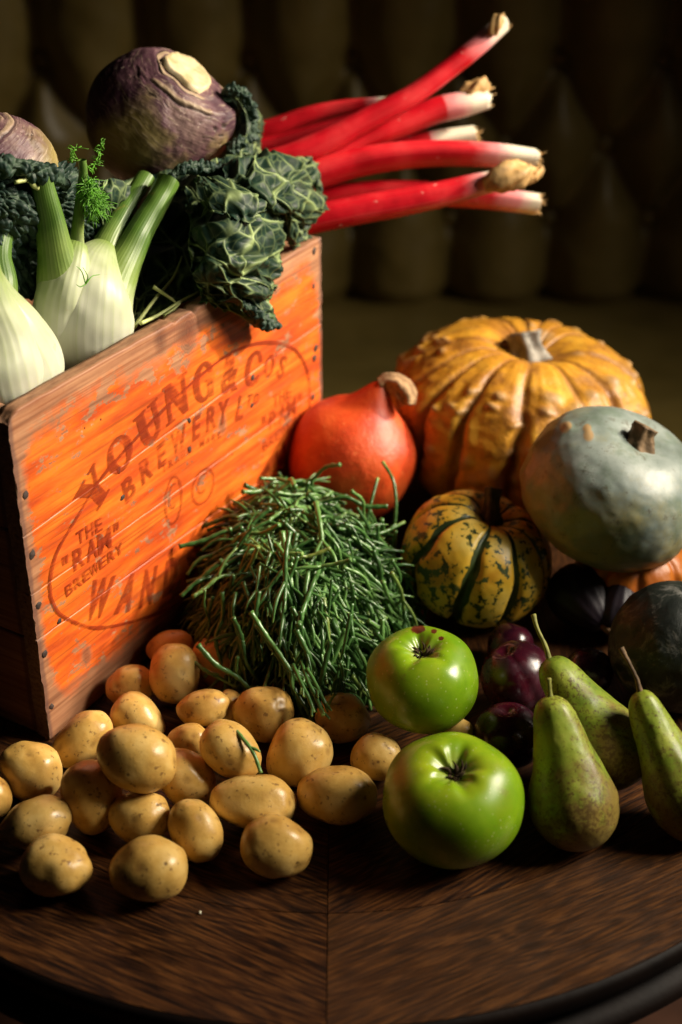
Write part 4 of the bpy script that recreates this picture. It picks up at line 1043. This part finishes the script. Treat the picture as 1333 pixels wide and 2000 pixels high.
# ------------------------------------------------------------------ savoy cabbage leaves
def grid_eval(ctrl, nr, nc):
    C = np.array(ctrl, float); a = np.stack([catmull(C[:, j], nr) for j in range(C.shape[1])], 1)
    return np.stack([catmull(a[i], nc) for i in range(nr)], 0)
def leaf(ctrl, par, mat, res=(170, 170), cell=.015, amp=.0028, seed=0, under=True, ruffle=.004, vw=.0007, wrinkle=.004, name='leaf', label=None, thick=.0007, jag=.0035, big=2.6):
    W = np.array([[onface(a, b, o) for a, b, o in row] for row in ctrl]); S = grid_eval(W, *res); nr, nc = res
    du = np.gradient(S, axis=0); dv = np.gradient(S, axis=1)
    lu = np.linalg.norm(du, axis=2).mean() * nr; lv = np.linalg.norm(dv, axis=2).mean() * nc
    N = np.cross(du, dv); N /= np.linalg.norm(N, axis=2)[..., None] + 1e-12
    if (N @ T_).mean() < 0: N = -N
    s, t = np.meshgrid(np.linspace(0, 1, nr), np.linspace(0, 1, nc), indexing='ij')
    Q = np.stack([s * lu, t * lv], -1).reshape(-1, 2)
    r0 = np.random.default_rng(seed)
    Qw = Q + .35 * cell * np.stack([vn(np.column_stack([Q / cell * .8, np.zeros(len(Q))]), seed), vn(np.column_stack([Q / cell * .8, np.ones(len(Q)) * 5]), seed + 1)], 1)
    def vor(cs):
        nx, ny = int(lu / cs) + 3, int(lv / cs) + 3
        gx, gy = np.meshgrid(np.arange(-1, nx), np.arange(-1, ny), indexing='ij')
        pt = np.stack([(gx.ravel() + r0.uniform(.02, .98, gx.size)) * cs, (gy.ravel() + r0.uniform(.02, .98, gx.size)) * cs], 1)
        out = np.empty(len(Qw))
        for k in range(0, len(Qw), 8000):
            D = np.linalg.norm(Qw[k:k + 8000, None, :] - pt[None], axis=2); D.partition(1, axis=1); out[k:k + 8000] = (D[:, 1] - D[:, 0]) / 2
        return out
    e1, e2, e3 = vor(cell * big), vor(cell), vor(cell * .48)
    v1 = np.exp(-(e1 / (vw * 1.15)) ** 2); v2 = np.exp(-(e2 / vw) ** 2); v3 = np.exp(-(e3 / (vw * .6)) ** 2)
    sg = 1 if under else -1
    puff = sstep(e2, 0, cell * .34); puff3 = sstep(e3, 0, cell * .16)
    bowl = 1 - np.exp(-(e2 / (cell * .24)) ** 2); bowl1 = 1 - np.exp(-(e1 / (cell * big * .25)) ** 2)
    gate = sstep(vn(np.column_stack([Q / (cell * .9), np.full(len(Q), 7.7)]), seed + 20), -.45, .25); v2 = v2 * (.25 + .75 * gate); bowl = bowl * (.45 + .55 * sstep(vn(np.column_stack([Q / (cell * 1.3), np.full(len(Q), 1.7)]), seed + 21), -.6, .4))
    dsp = amp * (-1.15 * bowl + .8 * bowl1 - .05 * puff3 + .20 * v1 + .08 * v2) if under else amp * (1.15 * puff + .35 * puff3 - .3 * v1)
    big_ = np.column_stack([Q / .035, np.full(len(Q), seed * 1.7)]); dsp = dsp + wrinkle * (fbm(big_, 2, seed + 2) + .6 * np.sin(Q[:, 0] / .0085 + 2.5 * vn(big_ * 1.2, seed + 33)))
    ed = np.minimum(np.minimum(t, 1 - t), 1 - s).ravel(); ed0 = np.exp(-ed / .07)
    dsp = dsp + ruffle * ed0 * fbm(np.column_stack([Q / .008, np.full(len(Q), 3.3)]), 3, seed + 7)
    du_ = (du / (np.linalg.norm(du, axis=2)[..., None] + 1e-9)).reshape(-1, 3); dv_ = (dv / (np.linalg.norm(dv, axis=2)[..., None] + 1e-9)).reshape(-1, 3)
    P = S.reshape(-1, 3) + N.reshape(-1, 3) * dsp[:, None]
    P = P + du_ * (jag * ed0 * fbm(np.column_stack([Q / .009, np.full(len(Q), 9.1)]), 3, seed + 8))[:, None] + dv_ * (jag * ed0 * fbm(np.column_stack([Q / .009, np.full(len(Q), 2.1)]), 3, seed + 9))[:, None]
    vein = np.clip(np.maximum(v1, np.maximum(.72 * v2, .22 * v3)) * (.75 + .5 * vn(np.column_stack([Q / .02, np.zeros(len(Q))]), seed + 12)), 0, 1)
    o = mk(name, P, [gridfaces(nr, nc)], mat, par, {'vein': vein if under else vein * .55})
    md = o.modifiers.new('thickness', 'SOLIDIFY'); md.thickness = thick; md.offset = 0
    if label: o['label'] = label
    return o
K1 = thing('savoy_cabbage', onface(430, 520, -.09), 'dark green crinkled cabbage with a pale veined leaf hanging over the crate rim', 'cabbage', 'crinkled savoy leaves in the crate')
# leaf hanging over the rim, its veined underside out
leaf([[(350, 340, -.07), (405, 325, -.06), (460, 312, -.055), (535, 318, -.04)],
      [(366, 395, -.045), (420, 385, -.025), (480, 372, -.012), (545, 382, -.02)],
      [(372, 455, -.020), (425, 440, .002), (490, 432, .012), (548, 450, .006)],
      [(378, 515, -.006), (430, 505, .014), (495, 498, .024), (549, 510, .016)],
      [(394, 565, .004), (440, 560, .018), (500, 555, .027), (548, 560, .020)],
      [(455, 592, .018), (480, 598, .020), (505, 600, .024), (542, 600, .018)],
      [(478, 612, .018), (496, 622, .018), (516, 628, .020), (548, 636, .018)]], K1, MAT['leaf'], seed=3, label='pale veined leaf hanging over the rim', cell=.0185, amp=.0052, res=(250, 210), wrinkle=.005, ruffle=.002, jag=.002)
# right hand lobe folded over the rhubarb
leaf([[(440, 318, -.045), (490, 298, -.040), (548, 305, -.035), (606, 312, -.035)],
      [(440, 345, -.020), (495, 335, -.008), (560, 338, -.004), (622, 345, -.015)],
      [(470, 385, -.008), (510, 385, .010), (570, 384, .014), (626, 388, -.002)],
      [(520, 405, -.004), (545, 410, .010), (580, 422, .012), (616, 425, .0)],
      [(545, 425, -.006), (558, 445, .002), (580, 462, .004), (600, 450, -.002)],
      [(556, 440, -.008), (566, 462, -.002), (580, 492, .0), (592, 470, -.004)]], K1, MAT['leaf'], seed=8, cell=.0165, amp=.0056, res=(190, 190), wrinkle=.005, ruffle=.002, jag=.002)
# folded ridge between the two
leaf([[(380, 345, -.035), (420, 345, -.02), (470, 350, -.008), (530, 372, -.004)],
      [(400, 385, -.015), (440, 390, .002), (490, 398, .014), (528, 398, .008)],
      [(420, 410, -.004), (450, 424, .010), (490, 430, .018), (522, 410, .012)]], K1, MAT['leaf'], seed=14, cell=.018, amp=.005, res=(110, 130))
# darker inner underside below the hanging leaf
leaf([[(385, 530, -.006), (430, 530, .004), (480, 540, .012), (535, 560, .012)],
      [(390, 570, -.003), (430, 580, .008), (475, 590, .014), (530, 600, .014)],
      [(402, 588, .002), (440, 604, .010), (485, 618, .016), (530, 628, .016)],
      [(410, 596, .003), (450, 612, .010), (495, 634, .016), (530, 648, .016)]], K1, MAT['leafdark'], seed=21, cell=.013, amp=.0018, res=(110, 150), ruffle=.006, vw=.0007)
leaf([[(535, 395, -.006), (550, 400, -.002), (562, 404, .0)], [(534, 430, -.006), (548, 440, .0), (566, 446, .0)], [(545, 470, -.008), (560, 470, -.004), (574, 470, -.004)]], K1, MAT['leafdark'], seed=23, cell=.012, amp=.001, res=(60, 60), vw=.0006)
# upright curled leaf by the swede
leaf([[(432, 172, -.085), (462, 168, -.078), (490, 195, -.08), (512, 228, -.09)],
      [(446, 196, -.070), (474, 192, -.062), (497, 222, -.066), (517, 250, -.085)],
      [(462, 232, -.068), (486, 232, -.054), (504, 252, -.062), (514, 274, -.085)],
      [(458, 275, -.066), (482, 272, -.050), (500, 282, -.058), (511, 294, -.080)],
      [(440, 320, -.060), (470, 312, -.048), (492, 312, -.054), (506, 318, -.070)]], K1, MAT['leaf'], seed=31, cell=.011, amp=.0028, res=(180, 120), ruffle=.003, wrinkle=.003)
def curl(pts, rad, seed, par, mat, amp=.42, nseg=170, nring=54, fr=230):
    P = [onface(a, b, o) for a, b, o in pts]; k = depth(P[0]) / FPX
    V, F, t, a = tube(P, np.array(rad) * k, nseg, nring)
    ctr = np.repeat(catmull(np.array(P), nseg), nring, 0); ctr = np.vstack([ctr, P[0], P[-1]])
    D = V - ctr; m = np.abs(vn(V * fr, seed)) * 2 + .6 * np.abs(vn(V * fr * 2, seed + 1)) - .9
    V = ctr + D * (1 + amp * m)[:, None] + (.0012 * fbm(V * 60, 3, seed))[:, None] * U_
    mk('leaf_rim', V, F, mat, par, {'vein': np.clip(.35 - m, 0, 1) * .35})
curl([(434, 182, -.078), (452, 176, -.070), (474, 190, -.064), (486, 215, -.060), (490, 245, -.058), (482, 272, -.056), (462, 288, -.054), (448, 300, -.054)], [6, 13, 15, 16, 16, 15, 15, 8], 41, K1, MAT['leaftop'])
curl([(330, 345, -.055), (360, 328, -.05), (400, 326, -.046), (440, 332, -.044)], [5, 11, 12, 8], 43, K1, MAT['leaftop'])
curl([(470, 590, .020), (500, 610, .024), (520, 632, .024), (548, 636, .022)], [6, 12, 13, 6], 44, K1, MAT['leaftop'], .4)
curl([(605, 315, -.02), (620, 345, -.012), (622, 385, -.004), (612, 420, -.002)], [6, 7, 7, 4], 45, K1, MAT['leaf'], .4)
# shaded leaf behind the fennel stalks
leaf([[(185, 375, -.115), (260, 345, -.105), (330, 330, -.090), (400, 322, -.080)],
      [(205, 430, -.095), (270, 415, -.085), (340, 405, -.070), (420, 400, -.050)],
      [(230, 500, -.080), (290, 490, -.070), (350, 485, -.055), (420, 480, -.035)],
      [(255, 570, -.062), (305, 560, -.052), (355, 555, -.040), (410, 548, -.024)],
      [(262, 635, -.045), (310, 618, -.036), (355, 600, -.028), (410, 585, -.016)]], K1, MAT['leaf'], seed=51, cell=.018, amp=.003, res=(190, 170), label='shaded inner leaf behind the fennel stalks')
K2 = thing('savoy_cabbage', onface(60, 480, -.12), 'dark bubbly cabbage leaves behind the fennel, under the smaller swede', 'cabbage', 'crinkled savoy leaves in the crate')
leaf([[(-60, 318, -.105), (0, 308, -.098), (70, 316, -.095), (130, 335, -.098), (190, 352, -.10), (265, 368, -.105)],
      [(-60, 350, -.085), (0, 345, -.078), (70, 355, -.076), (130, 370, -.080), (195, 385, -.084), (268, 395, -.09)],
      [(-60, 400, -.080), (0, 400, -.074), (70, 410, -.074), (135, 420, -.078), (200, 430, -.080), (268, 440, -.085)],
      [(-60, 470, -.085), (0, 475, -.082), (70, 490, -.082), (140, 500, -.085), (205, 510, -.085), (265, 520, -.085)],
      [(-60, 560, -.09), (0, 570, -.09), (70, 590, -.09), (140, 600, -.09), (205, 610, -.085), (262, 620, -.08)]], K2, MAT['leaftop'], seed=61, cell=.0095, amp=.0036, under=False, res=(220, 260), ruffle=.003, vw=.0007, wrinkle=.004)
curl([(-40, 328, -.080), (0, 322, -.072), (40, 326, -.068), (75, 334, -.066), (105, 345, -.070), (130, 365, -.074)], [14, 18, 20, 20, 17, 10], 46, K2, MAT['leaftop'], .42, 220, 70, 150)
leaf([[(185, 365, -.078), (215, 352, -.076), (255, 368, -.078)], [(190, 395, -.072), (225, 390, -.068), (262, 400, -.074)], [(195, 430, -.074), (230, 430, -.072), (262, 435, -.076)]], K2, MAT['leaf'], seed=66, cell=.010, amp=.0022, res=(80, 80), vw=.0007)
for pts in ([(262, 640, -.03), (300, 588, -.03), (340, 540, -.032), (356, 500, -.036)], [(275, 632, -.022), (310, 615, -.020), (350, 590, -.016), (388, 570, -.012)], [(322, 618, -.018), (338, 605, -.016), (352, 592, -.014)], [(300, 560, -.032), (330, 580, -.022), (345, 592, -.018)]):
    V, F, t, a = tube([onface(*p) for p in pts], np.linspace(.0017, .0007, len(pts)), 30, 8); mk('leaf_stem', V, F, MAT['palestem'], K1)

# ------------------------------------------------------------------ rhubarb
def rhub(pts, label, seed, t0=0.0, white=0.0, sq=(1, .85), husk=None, pale=False):
    P = np.array([dep(a, b, d) for a, b, d, r in pts]); k = np.array([p[2] / FPX for p in pts]); rad = np.array([p[3] for p in pts]) * k
    nseg, nring = 90, 56
    V, F, t, a = tube(P, rad, nseg, nring, sec=lambda a, t: 1 + .010 * np.cos(23 * a + seed + 2 * np.sin(2 * a)) + .02 * np.cos(5 * a + seed) + .05 * np.cos(2 * a + 1 + seed), sq=sq, cap=False)
    tip = np.repeat(np.arange(nseg) >= nseg - 2, nring); dirn = nrm(P[-1] - P[-2])
    V = V + np.outer(tip * .0022 * fbm(np.stack([np.cos(a) * 2, np.sin(a) * 2, 0 * a + seed], 1), 3, seed), dirn)
    tt = t0 + (1 - t0) * t; tt = np.where(tt > .7, np.clip(tt + white * (t > .7), 0, .955 if pale else 1), tt)
    o = thing('rhubarb_stick', P[0], label, 'rhubarb', 'rhubarb sticks leaning out of the crate')
    mk('stalk', V, F, MAT['rhubarb'], o, {'t': tt, 'lines': (.5 + .5 * np.cos(23 * a + seed + 2 * np.sin(2 * a))) ** 2})
    ring = V[(nseg - 1) * nring:nseg * nring]; ctr = ring.mean(0); rr = [ring]
    for q, hgt in ((.86, .0006), (.6, -.002), (.3, -.003)): rr.append(ctr + (ring - ctr) * q + dirn * hgt + (.0025 * fbm(ring * 300, 3, seed))[:, None] * dirn)
    VV = np.vstack(rr + [ctr[None] - dirn * .003]); kk = np.arange(nring)
    mk('cut_end', VV, [gridfaces(4, nring, False, True)[:, ::-1], np.stack([np.full(nring, 4 * nring), 3 * nring + kk, 3 * nring + (kk + 1) % nring], 1)], MAT['cut' if pale else 'husk'], o)
    fb = MB(); q0 = np.random.default_rng(seed + 60)
    for q in range(12):
        p0 = ring[int(q0.integers(nring))] * .8 + ctr * .2; l = q0.uniform(.002, .007); e1 = p0 + dirn * l * .5 + q0.normal(size=3) * .0006; e2 = e1 + dirn * l * .5 + q0.normal(size=3) * .0016
        Vf, Ff, tf, af = tube([p0 - dirn * .001, e1, e2], [.0010, .0007, .00025], 7, 5); fb.add(Vf, Ff)
    fb.build('torn_fibre', MAT['husk'], o, stuff=True)
    for h in (husk or []):
        hp = np.array([dep(x, y, d) for x, y, d, r in h]); hr = np.array([x[3] * x[2] / FPX for x in h])
        Vh, Fh, th_, ah = tube(hp, hr, 30, 22, sec=lambda a, t: 1 + .22 * np.cos(4 * a + 5 * t + seed)); Vh = Vh + (.0016 * fbm(Vh * 160, 3, seed))[:, None] * U_
        mk('husk', Vh, Fh, MAT['husk'], o)
rhub([(470, 330, 1.31, 26), (560, 308, 1.31, 27), (640, 274, 1.315, 27), (720, 232, 1.32, 25), (800, 190, 1.325, 23), (870, 140, 1.33, 22), (930, 92, 1.335, 22), (984, 44, 1.34, 20)], 'tallest rhubarb stick, dark red and curving up to the top of the picture', 1, white=-.03,
     husk=[[(962, 66, 1.325, 9), (968, 48, 1.322, 12), (976, 34, 1.322, 10)]])
rhub([(470, 268, 1.37, 22), (540, 250, 1.37, 23), (600, 228, 1.37, 21), (660, 212, 1.37, 17), (720, 204, 1.37, 14), (752, 200, 1.37, 12)], 'rhubarb stick at the back left, its pale end behind the tallest one', 2)
rhub([(470, 296, 1.36, 20), (540, 282, 1.36, 20), (610, 262, 1.36, 20), (680, 240, 1.365, 19), (760, 218, 1.37, 16)], 'short red length of rhubarb under the back left stick', 3, white=-.3)
rhub([(540, 350, 1.345, 30), (620, 318, 1.345, 31), (700, 278, 1.35, 30), (780, 244, 1.355, 30), (850, 216, 1.36, 30), (910, 202, 1.365, 29), (950, 192, 1.37, 25)], 'thick pink rhubarb stick with a white split end, below the tallest one', 4, white=.10, pale=True,
     husk=[[(905, 188, 1.36, 14), (930, 172, 1.36, 16), (950, 160, 1.362, 13)]])
rhub([(620, 340, 1.38, 26), (700, 310, 1.38, 26), (780, 288, 1.385, 25), (850, 274, 1.39, 23), (925, 262, 1.395, 20)], 'rhubarb stick with a broad white end, mostly behind the others', 5, white=.16, pale=True)
rhub([(520, 372, 1.325, 33), (610, 344, 1.325, 34), (700, 318, 1.33, 33), (790, 304, 1.335, 31), (880, 300, 1.34, 29), (970, 304, 1.345, 27), (1044, 312, 1.35, 24)], 'thick red rhubarb stick with a white cut end, in the middle of the bundle', 6, white=.03, pale=True)
rhub([(540, 404, 1.35, 26), (630, 390, 1.35, 27), (720, 378, 1.352, 27), (800, 376, 1.355, 26), (890, 382, 1.36, 25), (980, 390, 1.365, 24), (1050, 399, 1.37, 23)], 'lowest rhubarb stick, passing behind the one with the brown husk', 7, white=-.02)
rhub([(520, 452, 1.295, 27), (600, 432, 1.295, 30), (690, 412, 1.30, 31), (780, 396, 1.305, 30), (860, 380, 1.31, 28), (930, 362, 1.315, 25), (975, 352, 1.32, 22)], 'low rhubarb stick ending in a brown dry husk', 8, white=.0,
     husk=[[(945, 360, 1.305, 13), (975, 350, 1.303, 24), (1010, 340, 1.306, 25), (1032, 334, 1.31, 15)], [(1015, 352, 1.315, 12), (1040, 342, 1.318, 12), (1060, 328, 1.32, 6)]])

# ------------------------------------------------------------------ samphire heap
def sprig_mesh(seed, straight=False, L=None):
    """local: stem along +x, bending to -z"""
    r0 = np.random.default_rng(seed); mb = MB(); L = L or r0.uniform(.040, .092); n = 6; bend = 0 if straight else r0.uniform(.04, .34)
    xs = np.linspace(0, 1, n); P = np.stack([xs * L, L * .10 * np.cumsum(r0.normal(0, .32, n)) * xs, -bend * L * xs ** 2 + L * .03 * r0.normal(0, 1, n)], 1)
    r = r0.uniform(.0012, .0020); nj = int(L / .008)
    V, F, t, a = tube(P, np.linspace(r, r * .62, n), nj * 4, 7, sec=lambda a, t: 1 + .30 * np.abs(np.cos(math.pi * nj * t)) ** 8 - .05, ref=(0, 0, 1)); mb.add(V, F, t=t)
    C = catmull(P, 60)
    for k in range(int(r0.integers(3, 9))):
        q = r0.uniform(.3, .92); i = int(q * 59); p = C[i]; dr = nrm(C[min(i + 1, 59)] - C[i - 1]); sd = nrm(np.cross(dr, r0.normal(size=3))); l = r0.uniform(.012, .030) * (1.2 - .5 * q)
        for s in ((1, -1) if r0.random() < .6 else (1,)):
            e1 = p + dr * l * .5 + sd * s * l * .33; e2 = p + dr * l + sd * s * l * .45
            V, F, t, a = tube([p, e1, e2], [r * .75, r * .78, r * .28], 8, 6, ref=(0, .1, 1)); mb.add(V, F, t=t)
    return np.vstack(mb.V), [np.concatenate(f) for f in mb.F.values()], np.concatenate(mb.A['t'])
HC = np.array([-.030, 1.010, 0.0]); HA = np.array([.094, .128, .102])
def heap_pose(r0, shell):
    while True:
        a = r0.uniform(0, 2 * math.pi); z = r0.uniform(.0, 1) ** .8; rho = math.sqrt(max(0, 1 - z * z)); n = np.array([rho * math.cos(a), rho * math.sin(a), z])
        p = HC + n * HA * shell * (1 + .13 * vn(n[None] * 1.6 + 3, 5)[0]); p[0] -= .016 * z; p[2] = p[2] * (1 - .05 * z)
        if (p - CN) @ Cn < .012: continue
        nn = nrm(n / HA); break
    down = nrm(-ZUP + nn * (ZUP @ nn) + 1e-4 * R_); side = np.cross(nn, down)
    q = r0.normal(0, .42) if z < .86 else r0.uniform(0, 6.28); ax = nrm(down * math.cos(q) + side * math.sin(q) + nn * r0.normal(.10, .20))
    up = nrm(nn - ax * (nn @ ax)); return p, ax, up
LIB = []
for k in range(24):
    V, F, t = sprig_mesh(200 + k)
    o = mk('samphire_sprig', V, F, MAT['samphire'], None, {'t': t}); me = o.data; bpy.data.objects.remove(o)
    lo = np.array([V[:, 0].mean(), V[:, 1].mean(), V[:, 2].min()]); LIB.append((me, V, F, t, lo))
r0 = np.random.default_rng(77)
mb = MB()
for k in range(900):
    p, ax, up = heap_pose(r0, r0.uniform(.55, .95)); me, V, F, t, lo = LIB[k % 24]; Mx = np.stack([ax, np.cross(up, ax), up], 1); sz = r0.uniform(.85, 1.2)
    W = p + ((V - V.mean(0)) * sz) @ Mx.T; W[:, 2] = np.maximum(W[:, 2], .0012); mb.add(W, F, t=t)
tag(mb.build('samphire_heap', MAT['samphire'], None, stuff=True), 'tangled mass of green samphire inside the heap against the crate', 'samphire')
def place_sprig(me, V, lo, p, ax, up, sz, label, group=None):
    o = bpy.data.objects.new('samphire_sprig', me); COL.objects.link(o); Mx = np.stack([ax, np.cross(up, ax), up], 1)
    off = p - (Mx * sz) @ (V.mean(0) - lo)
    M4 = Matrix.Identity(4)
    for i in range(3):
        for j in range(3): M4[i][j] = Mx[i, j] * sz
        M4[i][3] = off[i]
    o.matrix_world = M4; tag(o, label, 'samphire', group); return o
nk = 0
while nk < 270:
    p, ax, up = heap_pose(r0, r0.uniform(.93, 1.05)); me, V, F, t, lo = LIB[int(r0.integers(24))]
    if (nrm(CAM - p) @ nrm((p - HC) / HA ** 2)) < -.25: continue
    q = (p - HC) / HA; z_ = ('thin green samphire sprig lying on the crown of the heap', 'sprigs on the crown of the samphire heap') if q[2] > .68 else \
        ('thin green samphire sprig on the shaded side of the heap facing the crate', 'sprigs on the crate side of the samphire heap') if q[0] < -.45 else \
        ('thin green samphire sprig on the right flank of the heap by the striped squash', 'sprigs on the right flank of the samphire heap') if q[0] > .5 else \
        ('thin green samphire sprig drooping down the front of the heap above the potatoes', 'sprigs on the front of the samphire heap') if q[1] < 0 else \
        ('thin green samphire sprig at the back of the heap by the red squash', 'sprigs at the back of the samphire heap')
    place_sprig(me, V, lo, p, ax, up, r0.uniform(.85, 1.25), z_[0], z_[1]); nk += 1
def single(pts, label, r=.0015, seed=0, br=2):
    P = [onz(a, b, z) for a, b, z in pts]; L = sum(np.linalg.norm(P[i + 1] - P[i]) for i in range(len(P) - 1)); nj = max(3, int(L / .008)); mb = MB(); q0 = np.random.default_rng(seed)
    V, F, t, a = tube(P, [r] * len(P), nj * 5, 8, sec=lambda a, t: 1 + .16 * np.abs(np.cos(math.pi * nj * t)) ** 8 - .05); mb.add(V, F, t=t)
    C = catmull(np.array(P), 60)
    for k in range(br):
        i = int(q0.integers(15, 55)); dr = nrm(C[i + 1] - C[i]); sd = nrm(np.cross(dr, q0.normal(size=3))); l = .008
        V, F, t, a = tube([C[i], C[i] + dr * l * .5 + sd * l * .3, C[i] + dr * l + sd * l * .5], [r * .7, r * .75, r * .5], 8, 6); mb.add(V, F, t=t)
    tag(mb.build('samphire_sprig', MAT['samphire'], None), label, 'samphire', 'samphire sprigs on the heap')
def zof(i): return float(dep(POT[i][0], POT[i][1], tpot[i])[2]) + POT[i][3] * tpot[i] / FPX * .8
z11 = zof(11)
single([(447, 1410, z11 + .001), (470, 1437, z11 + .003), (495, 1470, z11 - .002), (510, 1510, z11 - .013)], 'single samphire sprig lying across the speckled yellow potato', seed=1, br=1)
z12 = zof(12)
single([(366, 1282, z12 - .004), (400, 1308, z12 - .006), (430, 1325, z12 - .012), (462, 1342, z12 - .02)], 'loose samphire sprig sticking out left across the shaded potatoes', seed=2, br=2)
single([(772, 1022, .075), (774, 980, .090), (768, 938, .104), (748, 902, .114)], 'tall samphire sprig curving up in front of the red squash', seed=3, br=0)
single([(716, 1020, .085), (727, 975, .100), (738, 934, .112)], 'short upright samphire sprig left of the tall curved one', seed=4, br=0)
single([(690, 1040, .095), (740, 1042, .090), (790, 1020, .085)], 'samphire sprig pointing right towards the striped squash', seed=5, br=1)
single([(405, 1112, .075), (450, 1092, .090), (520, 1082, .105), (592, 1082, .112)], 'yellowish samphire sprig lying level across the heap', r=.0018, seed=6, br=2)
single([(380, 1030, .075), (380, 1060, .070), (383, 1085, .062)], 'short samphire sprig standing against the crate side', seed=7, br=0)
single([(385, 1064, .07), (410, 1056, .085), (440, 1046, .095)], 'samphire sprig reaching from the heap to the crate', seed=8, br=1)
for k, (a, b) in enumerate([(600, 630), (585, 612), (612, 640)]):
    single([(a - 12, 1290 + 8 * k, .060), (a + 2, 1330, .056), (a + 18, 1362, .050), (b + 2, 1398 - 6 * k, .044)], ('middle', 'left', 'right')[k] + ' one of three samphire sprigs hanging over the potatoes at the heap foot', seed=20 + k, br=4)
d, th, ph, F = sphere(10, 6); cp = onz(391, 1782, .0012)
tag(mk('crumb', cp + d * np.array([.0010, .0013, .0008]) * (1 + .4 * vn(d * 2, 3))[:, None], F, MAT['cut']), 'tiny pale crumb on the bare wood in front of the potatoes', 'crumb')
